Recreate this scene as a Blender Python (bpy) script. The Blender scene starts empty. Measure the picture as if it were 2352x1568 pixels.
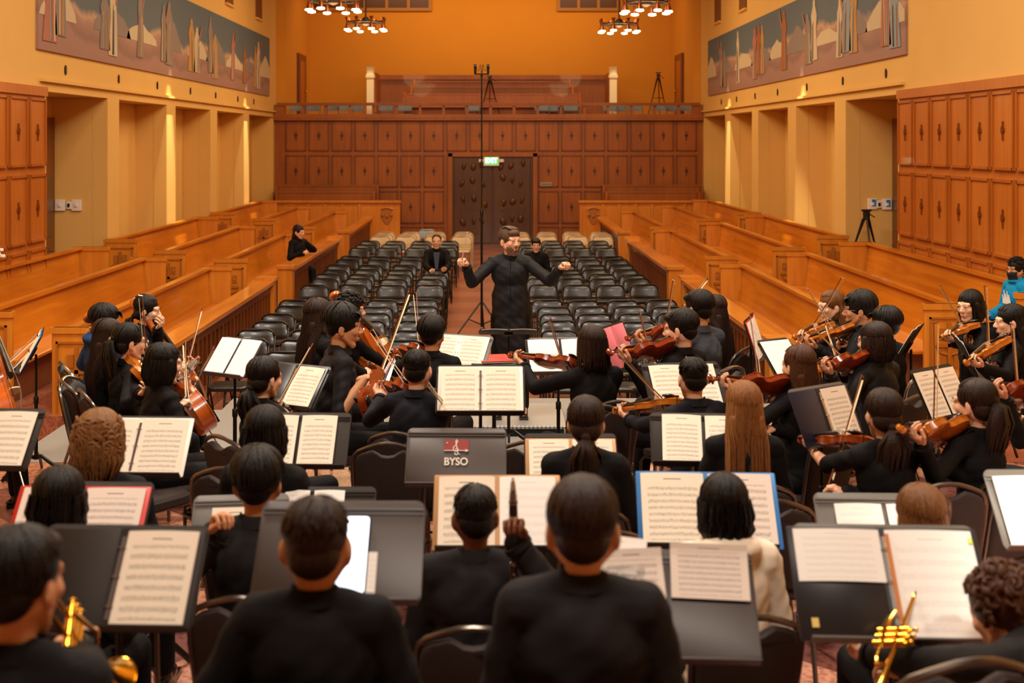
import bpy, math, random
import numpy as np
from mathutils import Vector, Matrix, Quaternion
random.seed(7); np.random.seed(7)
PI = math.pi
sc = bpy.context.scene
COL = sc.collection
# ---------------------------------------------------------------- camera
F = 2850.0; CX, CY = 1130.0, 325.0; CAMZ = 3.0       # focal length in px of the 2352 px frame, vanishing point, eye height
cam_d = bpy.data.cameras.new('camera'); cam = bpy.data.objects.new('camera', cam_d); COL.objects.link(cam)
cam.location = (0, 0, CAMZ); cam.rotation_euler = (PI/2, 0, 0)
cam_d.sensor_width = 36.0; cam_d.lens = F/2352*36
cam_d.shift_x = (1176-CX)/2352; cam_d.shift_y = -(784-CY)/2352
cam_d.clip_start = .05; cam_d.clip_end = 200
cam_d.dof.use_dof = True; cam_d.dof.focus_distance = 10.9; cam_d.dof.aperture_fstop = 2.6
sc.camera = cam
# ---------------------------------------------------------------- world, exposure, lights
w = bpy.data.worlds.new('world'); sc.world = w; w.use_nodes = True
w.node_tree.nodes['Background'].inputs[0].default_value = (.9, .6, .35, 1); w.node_tree.nodes['Background'].inputs[1].default_value = .02
vs = sc.view_settings; vs.view_transform = 'Standard'; vs.look = 'None'; vs.exposure = 0.14; vs.gamma = 1; vs.use_curve_mapping = False
def area(loc, target, sx, sy, power, color, spread=PI):
    l = bpy.data.lights.new('area_lamp', 'AREA'); l.shape = 'RECTANGLE'; l.size = sx; l.size_y = sy; l.energy = power; l.color = color; l.spread = spread
    o = bpy.data.objects.new('area_lamp', l); COL.objects.link(o); o.location = loc
    o.rotation_euler = (Vector(target)-Vector(loc)).to_track_quat('-Z', 'Y').to_euler(); return o
def spot(loc, target, power, color, deg, blend=.5, r=.05):
    l = bpy.data.lights.new('spot_lamp', 'SPOT'); l.energy = power; l.color = color; l.spot_size = math.radians(deg); l.spot_blend = blend; l.shadow_soft_size = r
    o = bpy.data.objects.new('spot_lamp', l); COL.objects.link(o); o.location = loc
    o.rotation_euler = (Vector(target)-Vector(loc)).to_track_quat('-Z', 'Y').to_euler(); return o
WARM = (1.0, .74, .46); STAGE = (1.0, .87, .74); AMBER = (1.0, .60, .28)
area((2.6, 9.5, 8.6), (1.0, 8.6, 1.2), 2.2, 1.2, 430, STAGE)        # sanctuary ceiling lamps above the players
area((-3.0, 8.8, 8.6), (-1.2, 8.6, 1.2), 2.2, 1.2, 430, STAGE)
area((0, 1.5, 8.4), (0.2, 11.5, 1.4), 3.0, 1.0, 420, STAGE)          # front-of-altar lamp lighting the conductor
spot((4.6, .4, 8.0), (3.2, 4.0, 1.6), 7500, STAGE, 26, .8, .25)
for xs in (-3.82, 3.82): spot((xs, 37.4, 8.6), (xs, 39.0, 4.4), 700, WARM, 7, .6, .03)
spot((3.2, 12.2, 8.6), (3.6, 8.0, 1.5), 1100, STAGE, 34, .7, .25)
spot((-3.4, 12.6, 8.6), (-2.4, 8.6, 1.5), 900, STAGE, 34, .7, .25)
for yy in (15, 22, 29):                                              # area lights added under the unseen nave ceiling as fill
    area((-.1, yy, 8.7), (-.1, yy, 0), 5.0, 1.2, 330, WARM)
area((-.1, 38.8, 8.6), (-.1, 40.5, 4.0), 9.0, 1.0, 210, AMBER)          # unseen area light added above the balcony
for sx_, yy in ((-1, 24.75), (-1, 32.35), (1, 24.9), (1, 32.6)):     # wall washers over alternate pillars
    xw = -6.4 if sx_ < 0 else 6.2
    spot((xw-sx_*.75, yy-.55, 7.6), (xw, yy, 2.0), 5200, (1, .88, .62), 11, .9, .03)
# ---------------------------------------------------------------- helpers
def U(px, py, Y):
    return Vector(((px-CX)*Y/F, Y, CAMZ-(py-CY)*Y/F))
def solve(a, px, py, L, sign=1, zmin=None):
    """point on the sight line of (px,py) at distance L from a (sign: +1 the farther root)"""
    d = Vector(((px-CX)/F, 1, -(py-CY)/F)); c = Vector((0, 0, CAMZ)); m = a-c
    A = d.dot(d); B = -2*m.dot(d); C = m.dot(m)-L*L
    disc = B*B-4*A*C
    t = (-B+sign*math.sqrt(disc))/(2*A) if disc > 0 else -B/(2*A)
    p = c+d*t; v = p-a
    return a+v.normalized()*L
def s2l(c): return c/12.92 if c <= .04045 else ((c+.055)/1.055)**2.4
def hexc(h): return tuple(s2l(int(h[i:i+2], 16)/255) for i in (0, 2, 4))
MATS = {}
def nodes_of(m): return m.node_tree.nodes, m.node_tree.links
def mat(name, col, rough=.6, metal=0, var=0, vscale=8, stretch=(1, 1, 1), bump=0, bscale=40, spec=.5, emit=None, estr=0, coat=0):
    if name in MATS: return MATS[name]
    m = bpy.data.materials.new(name); m.use_nodes = True; N, L = nodes_of(m); b = N['Principled BSDF']
    c = hexc(col) if isinstance(col, str) else col
    b.inputs['Base Color'].default_value = (*c, 1); b.inputs['Roughness'].default_value = rough; b.inputs['Metallic'].default_value = metal
    b.inputs['Specular IOR Level'].default_value = spec; b.inputs['Coat Weight'].default_value = coat
    if emit:
        e = hexc(emit); b.inputs['Emission Color'].default_value = (*e, 1); b.inputs['Emission Strength'].default_value = estr
    if var or bump:
        tc = N.new('ShaderNodeTexCoord'); mp = N.new('ShaderNodeMapping'); mp.inputs['Scale'].default_value = stretch
        L.new(tc.outputs['Object'], mp.inputs['Vector'])
    if var:
        n = N.new('ShaderNodeTexNoise'); n.inputs['Scale'].default_value = vscale; n.inputs['Detail'].default_value = 5
        L.new(mp.outputs['Vector'], n.inputs['Vector'])
        mx = N.new('ShaderNodeMix'); mx.data_type = 'RGBA'
        mx.inputs[6].default_value = (*[x*(1-var) for x in c], 1); mx.inputs[7].default_value = (*[min(1, x*(1+var)) for x in c], 1)
        L.new(n.outputs['Fac'], mx.inputs[0]); L.new(mx.outputs[2], b.inputs['Base Color'])
    if bump:
        n2 = N.new('ShaderNodeTexNoise'); n2.inputs['Scale'].default_value = bscale; n2.inputs['Detail'].default_value = 3
        L.new(mp.outputs['Vector'], n2.inputs['Vector']); bp = N.new('ShaderNodeBump'); bp.inputs['Strength'].default_value = bump
        bp.inputs['Distance'].default_value = .01; L.new(n2.outputs['Fac'], bp.inputs['Height']); L.new(bp.outputs['Normal'], b.inputs['Normal'])
    MATS[name] = m; return m
class MB:
    def __init__(s): s.v = []; s.f = []; s.m = []; s.uv = {}
    def add(s, vs_, fs, mi=0):
        o = len(s.v); s.v += [tuple(p) for p in vs_]; s.f += [tuple(i+o for i in f) for f in fs]; s.m += [mi]*len(fs)
        return s
    def box(s, c, size, mi=0, R=None, top=1.0):
        hx, hy, hz = size[0]/2, size[1]/2, size[2]/2; c = Vector(c); P = []
        for z in (-1, 1):
            k = top if z > 0 else 1
            for x, y in ((-1, -1), (1, -1), (1, 1), (-1, 1)):
                p = Vector((x*hx*k, y*hy*k, z*hz)); P.append(c+(R @ p if R else p))
        return s.add(P, [(3, 2, 1, 0), (4, 5, 6, 7), (0, 1, 5, 4), (1, 2, 6, 5), (2, 3, 7, 6), (3, 0, 4, 7)], mi)
    def rbox(s, c, size, r, mi=0, R=None, n=3):
        """box with rounded vertical (local z) corners and a small bevel"""
        hx, hy, hz = size[0]/2, size[1]/2, size[2]/2; r = min(r, hx*.99, hy*.99); c = Vector(c); out = []
        for qx, qy, a0 in ((1, 1, 0), (-1, 1, 90), (-1, -1, 180), (1, -1, 270)):
            for i in range(n+1):
                a = math.radians(a0+90*i/n); out.append((qx*(hx-r)+r*math.cos(a), qy*(hy-r)+r*math.sin(a)))
        b = min(hz*.5, r*.5); P = []; k = len(out)
        for z, ins in ((-hz, b), (-hz+b, 0), (hz-b, 0), (hz, b)):
            for x, y in out:
                q = Vector((x*(1-ins/hx), y*(1-ins/hy), z)); P.append(c+(R @ q if R else q))
        fs = [tuple(range(k-1, -1, -1)), tuple(3*k+i for i in range(k))]
        for l in range(3):
            for i in range(k): j = (i+1) % k; fs.append((l*k+i, l*k+j, (l+1)*k+j, (l+1)*k+i))
        return s.add(P, fs, mi)
    def tube(s, pts, r, n=8, mi=0, closed=False, cap=True, flat=1.0, up=None):
        pts = [Vector(p) for p in pts]; m = len(pts); rr = r if isinstance(r, (list, tuple)) else [r]*m; P = []; prev = None
        for i, p in enumerate(pts):
            a = pts[(i-1) % m] if (i > 0 or closed) else p; b = pts[(i+1) % m] if (i < m-1 or closed) else p
            t = (b-a); t = t.normalized() if t.length > 1e-9 else Vector((0, 0, 1))
            if prev is None:
                ref = Vector(up) if up else (Vector((0, 0, 1)) if abs(t.z) < .9 else Vector((1, 0, 0)))
                nx = t.cross(ref).normalized()
            else:
                nx = prev-t*prev.dot(t); nx = nx.normalized() if nx.length > 1e-6 else t.orthogonal().normalized()
            prev = nx; ny = t.cross(nx)
            for j in range(n):
                a_ = 2*PI*j/n; P.append(p+nx*math.cos(a_)*rr[i]+ny*math.sin(a_)*rr[i]*flat)
        fs = []
        for i in range(m if closed else m-1):
            for j in range(n):
                k = (j+1) % n; i2 = (i+1) % m; fs.append((i*n+j, i*n+k, i2*n+k, i2*n+j))
        if cap and not closed: fs += [tuple(range(n-1, -1, -1)), tuple((m-1)*n+j for j in range(n))]
        return s.add(P, fs, mi)
    def cap2(s, a, b, ra, rb=None, n=12, mi=0):
        """tapered capsule"""
        a, b = Vector(a), Vector(b); rb = ra if rb is None else rb; d = b-a; L = d.length
        if L < 1e-6: return s.ell(a, (ra,)*3, mi=mi)
        t = d/L; pts = []; rr = []
        for q in (-.995, -.8, -.45, 0): pts.append(a+t*ra*q); rr.append(ra*math.sqrt(max(0, 1-q*q)))
        for q in (0, .45, .8, .995): pts.append(b+t*rb*q); rr.append(rb*math.sqrt(max(0, 1-q*q)))
        return s.tube(pts, rr, n, mi)
    def ell(s, c, r, mi=0, R=None, n=16, m=10):
        c = Vector(c); P = [c+(R @ Vector((0, 0, r[2])) if R else Vector((0, 0, r[2])))]
        for i in range(1, m):
            th = PI*i/m
            for j in range(n):
                ph = 2*PI*j/n; q = Vector((r[0]*math.sin(th)*math.cos(ph), r[1]*math.sin(th)*math.sin(ph), r[2]*math.cos(th))); P.append(c+(R @ q if R else q))
        P.append(c-(R @ Vector((0, 0, r[2])) if R else Vector((0, 0, r[2])))); fs = []
        for j in range(n): fs.append((0, 1+j, 1+(j+1) % n)); fs.append((len(P)-1, 1+(m-2)*n+(j+1) % n, 1+(m-2)*n+j))
        for i in range(m-2):
            for j in range(n): k = (j+1) % n; fs.append((1+i*n+j, 1+(i+1)*n+j, 1+(i+1)*n+k, 1+i*n+k))
        return s.add(P, fs, mi)
    def lathe(s, c, prof, n=20, mi=0, axis=None):
        c = Vector(c); q = Vector((0, 0, 1)).rotation_difference(Vector(axis)) if axis else Quaternion(); P = []
        for r, z in prof:
            for j in range(n): a = 2*PI*j/n; P.append(c+q @ Vector((r*math.cos(a), r*math.sin(a), z)))
        fs = []
        for i in range(len(prof)-1):
            for j in range(n): k = (j+1) % n; fs.append((i*n+j, i*n+k, (i+1)*n+k, (i+1)*n+j))
        fs += [tuple(range(n-1, -1, -1)), tuple((len(prof)-1)*n+j for j in range(n))]
        return s.add(P, fs, mi)
    def prism(s, out, h0, h1, mi=0, fn=None):
        """polygon outline (2D) extruded; fn maps (x,y,h)->Vector"""
        fn = fn or (lambda x, y, h: Vector((x, y, h))); k = len(out)
        P = [fn(x, y, h0) for x, y in out]+[fn(x, y, h1) for x, y in out]
        fs = [tuple(range(k-1, -1, -1)), tuple(k+i for i in range(k))]+[(i, (i+1) % k, k+(i+1) % k, k+i) for i in range(k)]
        return s.add(P, fs, mi)
    def build(s, name, mats, parent=None, smooth=True, angle=40):
        me = bpy.data.meshes.new(name); me.from_pydata([tuple(p) for p in s.v], [], s.f); me.validate(verbose=False)
        for m in (mats if isinstance(mats, (list, tuple)) else [mats]): me.materials.append(m)
        if len(me.polygons) == len(s.m) and max(s.m, default=0) > 0: me.polygons.foreach_set('material_index', s.m)
        if smooth:
            me.polygons.foreach_set('use_smooth', [True]*len(me.polygons))
            try: me.set_sharp_from_angle(angle=math.radians(angle))
            except Exception: pass
        o = bpy.data.objects.new(name, me); COL.objects.link(o)
        if parent: o.parent = parent
        return o
    def remesh(s, voxel, iters=4, fac=.5):
        me = bpy.data.meshes.new('tmp'); me.from_pydata([tuple(p) for p in s.v], [], s.f); o = bpy.data.objects.new('tmp', me); COL.objects.link(o)
        r = o.modifiers.new('r', 'REMESH'); r.mode = 'VOXEL'; r.voxel_size = voxel
        if iters: q = o.modifiers.new('s', 'SMOOTH'); q.iterations = iters; q.factor = fac
        dg = bpy.context.evaluated_depsgraph_get(); ev = o.evaluated_get(dg); m2 = bpy.data.meshes.new_from_object(ev)
        n = len(m2.vertices); co = np.empty(n*3, 'f'); m2.vertices.foreach_get('co', co); co = co.reshape(-1, 3)
        lt = np.empty(len(m2.polygons), 'i'); m2.polygons.foreach_get('loop_total', lt); li = np.empty(len(m2.loops), 'i'); m2.loops.foreach_get('vertex_index', li)
        ls = np.concatenate(([0], np.cumsum(lt)[:-1])) if len(lt) else []
        fs = [tuple(li[a:a+b].tolist()) for a, b in zip(ls, lt)]
        bpy.data.objects.remove(o); bpy.data.meshes.remove(me); bpy.data.meshes.remove(m2)
        out = MB(); out.v = [tuple(p) for p in co.tolist()]; out.f = fs; out.m = [0]*len(fs); return out
    def join(s, o, M=None, mi=None):
        off = len(s.v); s.v += [tuple(M @ Vector(p)) for p in o.v] if M is not None else list(o.v)
        s.f += [tuple(i+off for i in f) for f in o.f]; s.m += [mi]*len(o.f) if mi is not None else list(o.m); return s
def tag(o, label=None, cat=None, group=None, kind=None):
    if label: o['label'] = label
    if cat: o['category'] = cat
    if group: o['group'] = group
    if kind: o['kind'] = kind
    return o
def empty(name, loc=(0, 0, 0), rz=0, label=None, cat=None, group=None):
    o = bpy.data.objects.new(name, None); COL.objects.link(o); o.location = loc; o.rotation_euler = (0, 0, rz); o.empty_display_size = .1
    return tag(o, label, cat, group)
CH = {}
def copy_tree(o, parent=None):
    c = o.copy(); COL.objects.link(c)
    if parent: c.parent = parent
    for ch in list(o.children): copy_tree(ch, c)
    return c
def struct(name, mb, m, smooth=False): return tag(mb.build(name, m, None, smooth), kind='structure')
def frame_of(y, z):
    """rotation whose local Y is y and local Z is as near to z as can be"""
    y = Vector(y).normalized(); x = y.cross(Vector(z)).normalized(); z = x.cross(y)
    return Matrix((x, y, z)).transposed()
def place(o, p, R): o.matrix_world = Matrix.Translation(p) @ R.to_4x4(); return o
ORD = ['first', 'second', 'third', 'fourth', 'fifth', 'sixth', 'seventh', 'eighth', 'ninth', 'tenth', 'eleventh', 'twelfth', 'thirteenth']
# ---------------------------------------------------------------- materials
def wood(name, c1, c2, rough=.35, axis=2, scale=3, coat=.15):
    m = mat(name, c1, rough, coat=coat); N, L = nodes_of(m); b = N['Principled BSDF']
    tc = N.new('ShaderNodeTexCoord'); mp = N.new('ShaderNodeMapping'); s = [6, 6, 6]; s[axis] = .35; mp.inputs['Scale'].default_value = s
    n = N.new('ShaderNodeTexNoise'); n.inputs['Scale'].default_value = scale; n.inputs['Detail'].default_value = 8; n.inputs['Distortion'].default_value = .6
    n2 = N.new('ShaderNodeTexNoise'); n2.inputs['Scale'].default_value = .8; n2.inputs['Detail'].default_value = 2
    L.new(tc.outputs['Object'], mp.inputs['Vector']); L.new(mp.outputs['Vector'], n.inputs['Vector']); L.new(tc.outputs['Object'], n2.inputs['Vector'])
    ad = N.new('ShaderNodeMath'); ad.operation = 'ADD'; L.new(n.outputs['Fac'], ad.inputs[0]); L.new(n2.outputs['Fac'], ad.inputs[1])
    mr = N.new('ShaderNodeMapRange'); mr.inputs[1].default_value = .7; mr.inputs[2].default_value = 1.3; L.new(ad.outputs[0], mr.inputs[0])
    mx = N.new('ShaderNodeMix'); mx.data_type = 'RGBA'; mx.inputs[6].default_value = (*hexc(c1), 1); mx.inputs[7].default_value = (*hexc(c2), 1)
    L.new(mr.outputs[0], mx.inputs[0]); L.new(mx.outputs[2], b.inputs['Base Color']); return m
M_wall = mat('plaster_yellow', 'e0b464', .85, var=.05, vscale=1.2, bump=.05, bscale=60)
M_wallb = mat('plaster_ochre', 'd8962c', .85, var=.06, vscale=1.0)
M_pew = wood('pew_oak', 'b4620e', 'd8841e', .3, 1, 2.2, .3)
M_pewv = wood('pew_oak_upright', 'c07018', 'dc8e2c', .33, 2, 2.2, .25)
M_rail = wood('rail_oak_dark', '64300a', '7e4010', .4, 2, 3, .2)
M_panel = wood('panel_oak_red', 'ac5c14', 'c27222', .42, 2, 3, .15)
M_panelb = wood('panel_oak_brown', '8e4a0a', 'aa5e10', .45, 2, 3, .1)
M_groove = mat('panel_groove', '5a2c0c', .6)
M_doorw = wood('bronze_door', '4a2814', '5e3a1c', .35, 2, 2, .3)
M_black = mat('black_metal', '15130f', .42, .3); M_stand = mat('stand_paint', '2a221c', .6, .0, var=.1, vscale=20, spec=.2)
M_standl = mat('stand_paint_worn', '625d55', .5, .1, var=.12, vscale=14)
M_vinyl = mat('black_vinyl', '201b17', .32, bump=.12, bscale=90, coat=.1); M_chrome = mat('steel', 'b9b4ac', .22, .95)
M_bronze = mat('bronze_tube', '6a6058', .28, .85); M_silver = mat('silver_tube', 'a8a39a', .22, .9)
M_shell = mat('chair_back_fabric', '2b1d18', .85, var=.2, vscale=60, bump=.15, bscale=160)
M_shellg = mat('chair_back_speckled', '3c3c3c', .85, var=.5, vscale=190, bump=.2, bscale=220)
M_beigech = mat('beige_vinyl', 'cdb590', .45); M_bluech = mat('blue_grey_vinyl', '8494a4', .5)
M_paper = mat('paper', 'f3ece0', .8, spec=.2); M_cream = mat('cream_paint', 'f6e6bc', .6)
M_carve = wood('carved_oak', 'a05c14', 'b06a1c', .4, 2, 3, .1)  # same oak toned darker, so the carving's shading sits in the colour
M_grey = mat('platform_grey', '8d8a84', .8, var=.1, vscale=14)
M_varnish = wood('violin_varnish', '742408', '98400e', .22, 1, 5, .6); M_varnishb = wood('violin_varnish_amber', 'a0500e', 'c07018', .22, 1, 5, .6)
M_cellov = wood('cello_varnish', 'a4480e', 'c06018', .24, 1, 2.5, .6); M_ebony = mat('ebony', '120d0a', .3, coat=.3)
M_bowst = mat('bow_stick', '6b3416', .3, coat=.4); M_bowhair = mat('bow_hair', 'e4d2a4', .6)
M_brass = mat('brass', 'e0a83c', .16, 1.0); M_white = mat('white_plastic', 'ece4d4', .5)
M_red = mat('red_cover', 'c4281c', .5); M_pink = mat('pink_sheet', 'e07a86', .7); M_navy = mat('navy_binder', '1c2036', .4)
M_blue = mat('blue_folder', '2a78c0', .5); M_binder = mat('black_binder', '232022', .35)
M_lamp = mat('lamp_glow', 'fff0d0', .5, emit='ffe0a8', estr=14); M_copper = mat('copper_bell', '8a4a22', .3, .8)
M_iron = mat('dark_iron', '2e2219', .5, .5)
SKINS = [mat('skin_'+a, c, .5, var=.06, vscale=30, spec=.4) for a, c in (('light', 'dea886'), ('tan', 'ca9066'), ('pale', 'e6b898'), ('deep', '7a4a32'))]
def hairmat(n, c, v=.45):
    return mat(n, c, .4, var=v, vscale=30, stretch=(3, 3, .5), bump=.5, bscale=90, spec=.24)
H_black = hairmat('hair_black', '15100e'); H_dark = hairmat('hair_dark_brown', '2a1a13'); H_brown = hairmat('hair_brown', '4a2a18')
H_blond = hairmat('hair_dark_blond', '8c5c34', .6); H_warm = hairmat('hair_warm_brown', '6e4626', .5); H_sand = hairmat('hair_sandy', '835a34', .6); H_grey = hairmat('hair_brown_grey', '5a4436', .4)
def cloth(n, c, r=.8): return mat(n, c, r, var=.15, vscale=12, bump=.25, bscale=16, spec=.18)
K_black = cloth('cloth_black', '0f0d0e'); K_char = cloth('cloth_charcoal', '201d1e'); K_shirt = cloth('shirt_black', '1b191b', .65); K_tunic = cloth('tunic_black', '1c1a1c', .6)
K_blue = cloth('fleece_blue', '23406e'); K_denim = cloth('denim_grey', '3c4148'); K_white = cloth('hoodie_white', 'efe2cc'); K_teal = cloth('hoodie_teal', '118cc0')
K_slate = cloth('shirt_slate', '4a5262'); K_shoe = mat('shoe_black', '0c0b0b', .2, coat=.5)
# sheet of printed music: staves with noisy notes, from the page's own UV
def music_mat(name, paper='f2e6d2', lines=9, ink=.75):
    m = mat(name, paper, .85, spec=.15); N, L = nodes_of(m); b = N['Principled BSDF']
    uv = N.new('ShaderNodeUVMap'); sp = N.new('ShaderNodeSeparateXYZ'); L.new(uv.outputs['UV'], sp.inputs[0])
    def M(op, a, b_=None):
        n = N.new('ShaderNodeMath'); n.operation = op
        for i, q in enumerate((a, b_)):
            if q is None: continue
            if isinstance(q, (int, float)): n.inputs[i].default_value = q
            else: L.new(q, n.inputs[i])
        return n.outputs[0]
    u, v = sp.outputs[0], sp.outputs[1]
    fv = M('FRACT', M('MULTIPLY', v, lines)); band = M('MULTIPLY', M('GREATER_THAN', fv, .28), M('LESS_THAN', fv, .66))
    st = M('MULTIPLY', band, M('LESS_THAN', M('FRACT', M('MULTIPLY', M('SUBTRACT', fv, .28), 11.5)), .3))
    nz = N.new('ShaderNodeTexNoise'); nz.inputs['Scale'].default_value = 55; nz.inputs['Detail'].default_value = 2; L.new(uv.outputs['UV'], nz.inputs['Vector'])
    notes = M('MULTIPLY', M('GREATER_THAN', nz.outputs['Fac'], .6), M('MULTIPLY', M('GREATER_THAN', fv, .2), M('LESS_THAN', fv, .76)))
    inset = M('MULTIPLY', M('MULTIPLY', M('GREATER_THAN', u, .1), M('LESS_THAN', u, .9)), M('MULTIPLY', M('GREATER_THAN', v, .05), M('LESS_THAN', v, .84)))
    title = M('MULTIPLY', M('MULTIPLY', M('GREATER_THAN', u, .36), M('LESS_THAN', u, .64)), M('MULTIPLY', M('GREATER_THAN', v, .9), M('LESS_THAN', v, .915)))
    a = M('MINIMUM', M('ADD', M('MULTIPLY', M('MAXIMUM', st, notes), inset), title), 1.0)
    mx = N.new('ShaderNodeMix'); mx.data_type = 'RGBA'; c = hexc(paper); mx.inputs[6].default_value = (*c, 1)
    mx.inputs[7].default_value = (*[x*(1-ink)+.02 for x in c], 1); L.new(a, mx.inputs[0]); L.new(mx.outputs[2], b.inputs['Base Color']); return m
P_music = [music_mat('music_print', lines=9), music_mat('music_print_dense', lines=11), music_mat('music_print_glare', 'fbf8f2', 8, .22), music_mat('music_print_grey', 'efe2d6', 10)]  # third print: whiter paper and faint ink stand in for glare on the pages
# ================================================================ THE HALL
XL, XR, YB, YBB, ZC = -6.4, 6.2, 36.5, 41.6, 9.0
FS = .42                                                     # sanctuary floor, players' level
def tile_mat(name, c1, c2, scale, rot=0, mortar='7a4a38', rough=.3):
    m = mat(name, c1, rough); N, L = nodes_of(m); b = N['Principled BSDF']
    tc = N.new('ShaderNodeTexCoord'); mp = N.new('ShaderNodeMapping'); mp.inputs['Rotation'].default_value = (0, 0, rot)
    ck = N.new('ShaderNodeTexChecker'); ck.inputs['Scale'].default_value = scale; nz = N.new('ShaderNodeTexNoise'); nz.inputs['Scale'].default_value = 34; nz.inputs['Detail'].default_value = 6
    L.new(tc.outputs['Object'], mp.inputs['Vector']); L.new(mp.outputs['Vector'], ck.inputs['Vector']); L.new(tc.outputs['Object'], nz.inputs['Vector'])
    ck.inputs['Color1'].default_value = (*hexc(c1), 1); ck.inputs['Color2'].default_value = (*hexc(c2), 1)
    mx = N.new('ShaderNodeMix'); mx.data_type = 'RGBA'; mx.blend_type = 'MULTIPLY'; mx.inputs[0].default_value = .75
    cr = N.new('ShaderNodeValToRGB'); cr.color_ramp.elements[0].position = .38; cr.color_ramp.elements[0].color = (.45, .33, .3, 1); cr.color_ramp.elements[1].position = .56
    L.new(nz.outputs['Fac'], cr.inputs[0]); L.new(ck.outputs['Color'], mx.inputs[6]); L.new(cr.outputs[0], mx.inputs[7]); L.new(mx.outputs[2], b.inputs['Base Color']); return m
M_sanct = tile_mat('terrazzo_tile', 'c48a70', '7a4840', 1.1, .785)
M_nave = tile_mat('nave_tile', 'a8694c', '985a40', 1.25, 0)
b = MB(); b.box((-.1, 17.5, -.1), (16, 50, .2)); struct('floor', b, M_nave)
b = MB(); b.box((-.1, 3.5, FS/2), (12.6, 13.0, FS)); struct('floor_sanctuary', b, M_sanct)
b = MB(); b.box((-.1, 10.95, FS/2+.003), (7.6, 1.95, FS)); b.box((.1, 12.2, FS/2), (5.4, .56, FS)); struct('floor_platform', b, M_grey)
b = MB(); b.box((-.1, .9, .599), (12.4, 6.2, .36)); struct('floor_riser', b, M_sanct)
b = MB(); b.box((-.1, 18.4, ZC+.1), (13.4, 48, .2)); struct('ceiling', b, wood('ceiling_wood', '6a4020', '7c4c28', .6, 1, 2, 0))
b = MB(); b.box((-.1, -5.1, 4.4), (13.4, .2, 9.4)); struct('wall_front', b, M_wall)
# --- side walls with recessed bays
def side_wall(name, X, sg, near, bays, deep0):
    """sg -1 left, +1 right; bays: list of (Y0,Y1) openings"""
    b = MB(); T = .25; zt = 3.72; xo = X+sg*T/2
    def blk(y0, y1, z0, z1, t=T, x=None): b.box((X+sg*t/2 if x is None else x, (y0+y1)/2, (z0+z1)/2), (t, y1-y0, z1-z0))
    blk(-5, near, 0, ZC); blk(near, 36.9, zt, ZC)
    ys = [near]+[y for ba in bays for y in ba]+[36.9]
    for i in range(0, len(ys), 2): blk(ys[i], ys[i+1], 0, zt)
    for i, (y0, y1) in enumerate(bays):
        d = deep0 if i == 0 else .62
        b.box((X+sg*(d+.05), (y0+y1)/2, zt/2), (.1, y1-y0+.4, zt))                # recess back
        e0 = T-.012; b.box((X+sg*(e0+d)/2, y1+.056, zt/2), (d-e0+.1, .1, zt)); b.box((X+sg*(e0+d)/2, y0-.056, zt/2), (d-e0+.1, .1, zt))
        b.box((X+sg*(e0+d)/2, (y0+y1)/2, zt+.056), (d-e0+.1, y1-y0+.2, .1))
    b.box((X-sg*.03, (near+36.9)/2, zt+.16), (.06, 36.9-near, .05)); 
    b.box((X-sg*.03, near+.02, zt/2), (.08, .1, zt))
    return struct(name, b, M_wall)
LB = [(17.75, 20.66), (21.3, 24.4), (25.1, 28.2), (28.9, 32.0), (32.7, 36.3)]
RB = [(18.95, 21.75), (22.45, 25.3), (26.0, 28.9), (29.6, 32.3), (33.0, 36.3)]
side_wall('wall_left', XL, -1, 17.55, LB, .93); side_wall('wall_right', XR, 1, 18.65, RB, .87)
for sg, X, y0, nm in ((-1, XL, 19.62, 'door_1'), (1, XR, 20.72, 'door_2')):          # dark wooden doors in the near bays
    X0 = X+sg*((.93 if sg < 0 else .87)-.03); b = MB(); b.box((X0, y0+.5, 1.7), (.06, 1.02, 3.4)); 
    for z in (.75, 1.95): b.box((X0-sg*.04, y0+.5, z), (.03, .7, 1.0), 1)
    o = struct(nm, b, [M_rail, M_doorw]); h = MB(); h.tube([(X0-sg*.05, y0+.85, 1.2), (X0-sg*.1, y0+.85, 1.2), (X0-sg*.1, y0+.75, 1.2)], .012, 6); h.build('door_handle', M_brass, o)
# --- panelled back wall under the balcony
ZB = 3.72
def panelling(name, fn, u0, u1, pitch, rows, frame, inner, crosses, skip=None, off=.0):
    """fn(u,z,d)->point, d outwards"""
    b = MB(); o = None
    def bx(a0, a1, z0, z1, d0, d1, mi):
        P = [fn(a, z, d) for d in (d0, d1) for a, z in ((a0, z0), (a1, z0), (a1, z1), (a0, z1))]
        b.add(P, [(3, 2, 1, 0), (4, 5, 6, 7), (0, 1, 5, 4), (1, 2, 6, 5), (2, 3, 7, 6), (3, 0, 4, 7)], mi)
    n = round((u1-u0)/pitch); pw = (u1-u0)/n; cr = []
    for i in range(n):
        for j, (z0, z1) in enumerate(rows):
            a0, a1 = u0+i*pw+.055, u0+(i+1)*pw-.055
            if skip and skip((a0+a1)/2, (z0+z1)/2): continue
            bx(a0, a1, z0+.03, z1-.03, 0, .022, 1)
            for (c0, c1, d0, d1) in ((a0-.018, a0+.018, z0, z1), (a1-.018, a1+.018, z0, z1), (a0, a1, z0, z0+.035), (a0, a1, z1-.035, z1)): bx(c0, c1, d0, d1, 0, .045, 0)
            if crosses and z1-z0 > .7: cr.append(((a0+a1)/2, (z0+z1)/2))
    return b, cr
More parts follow.
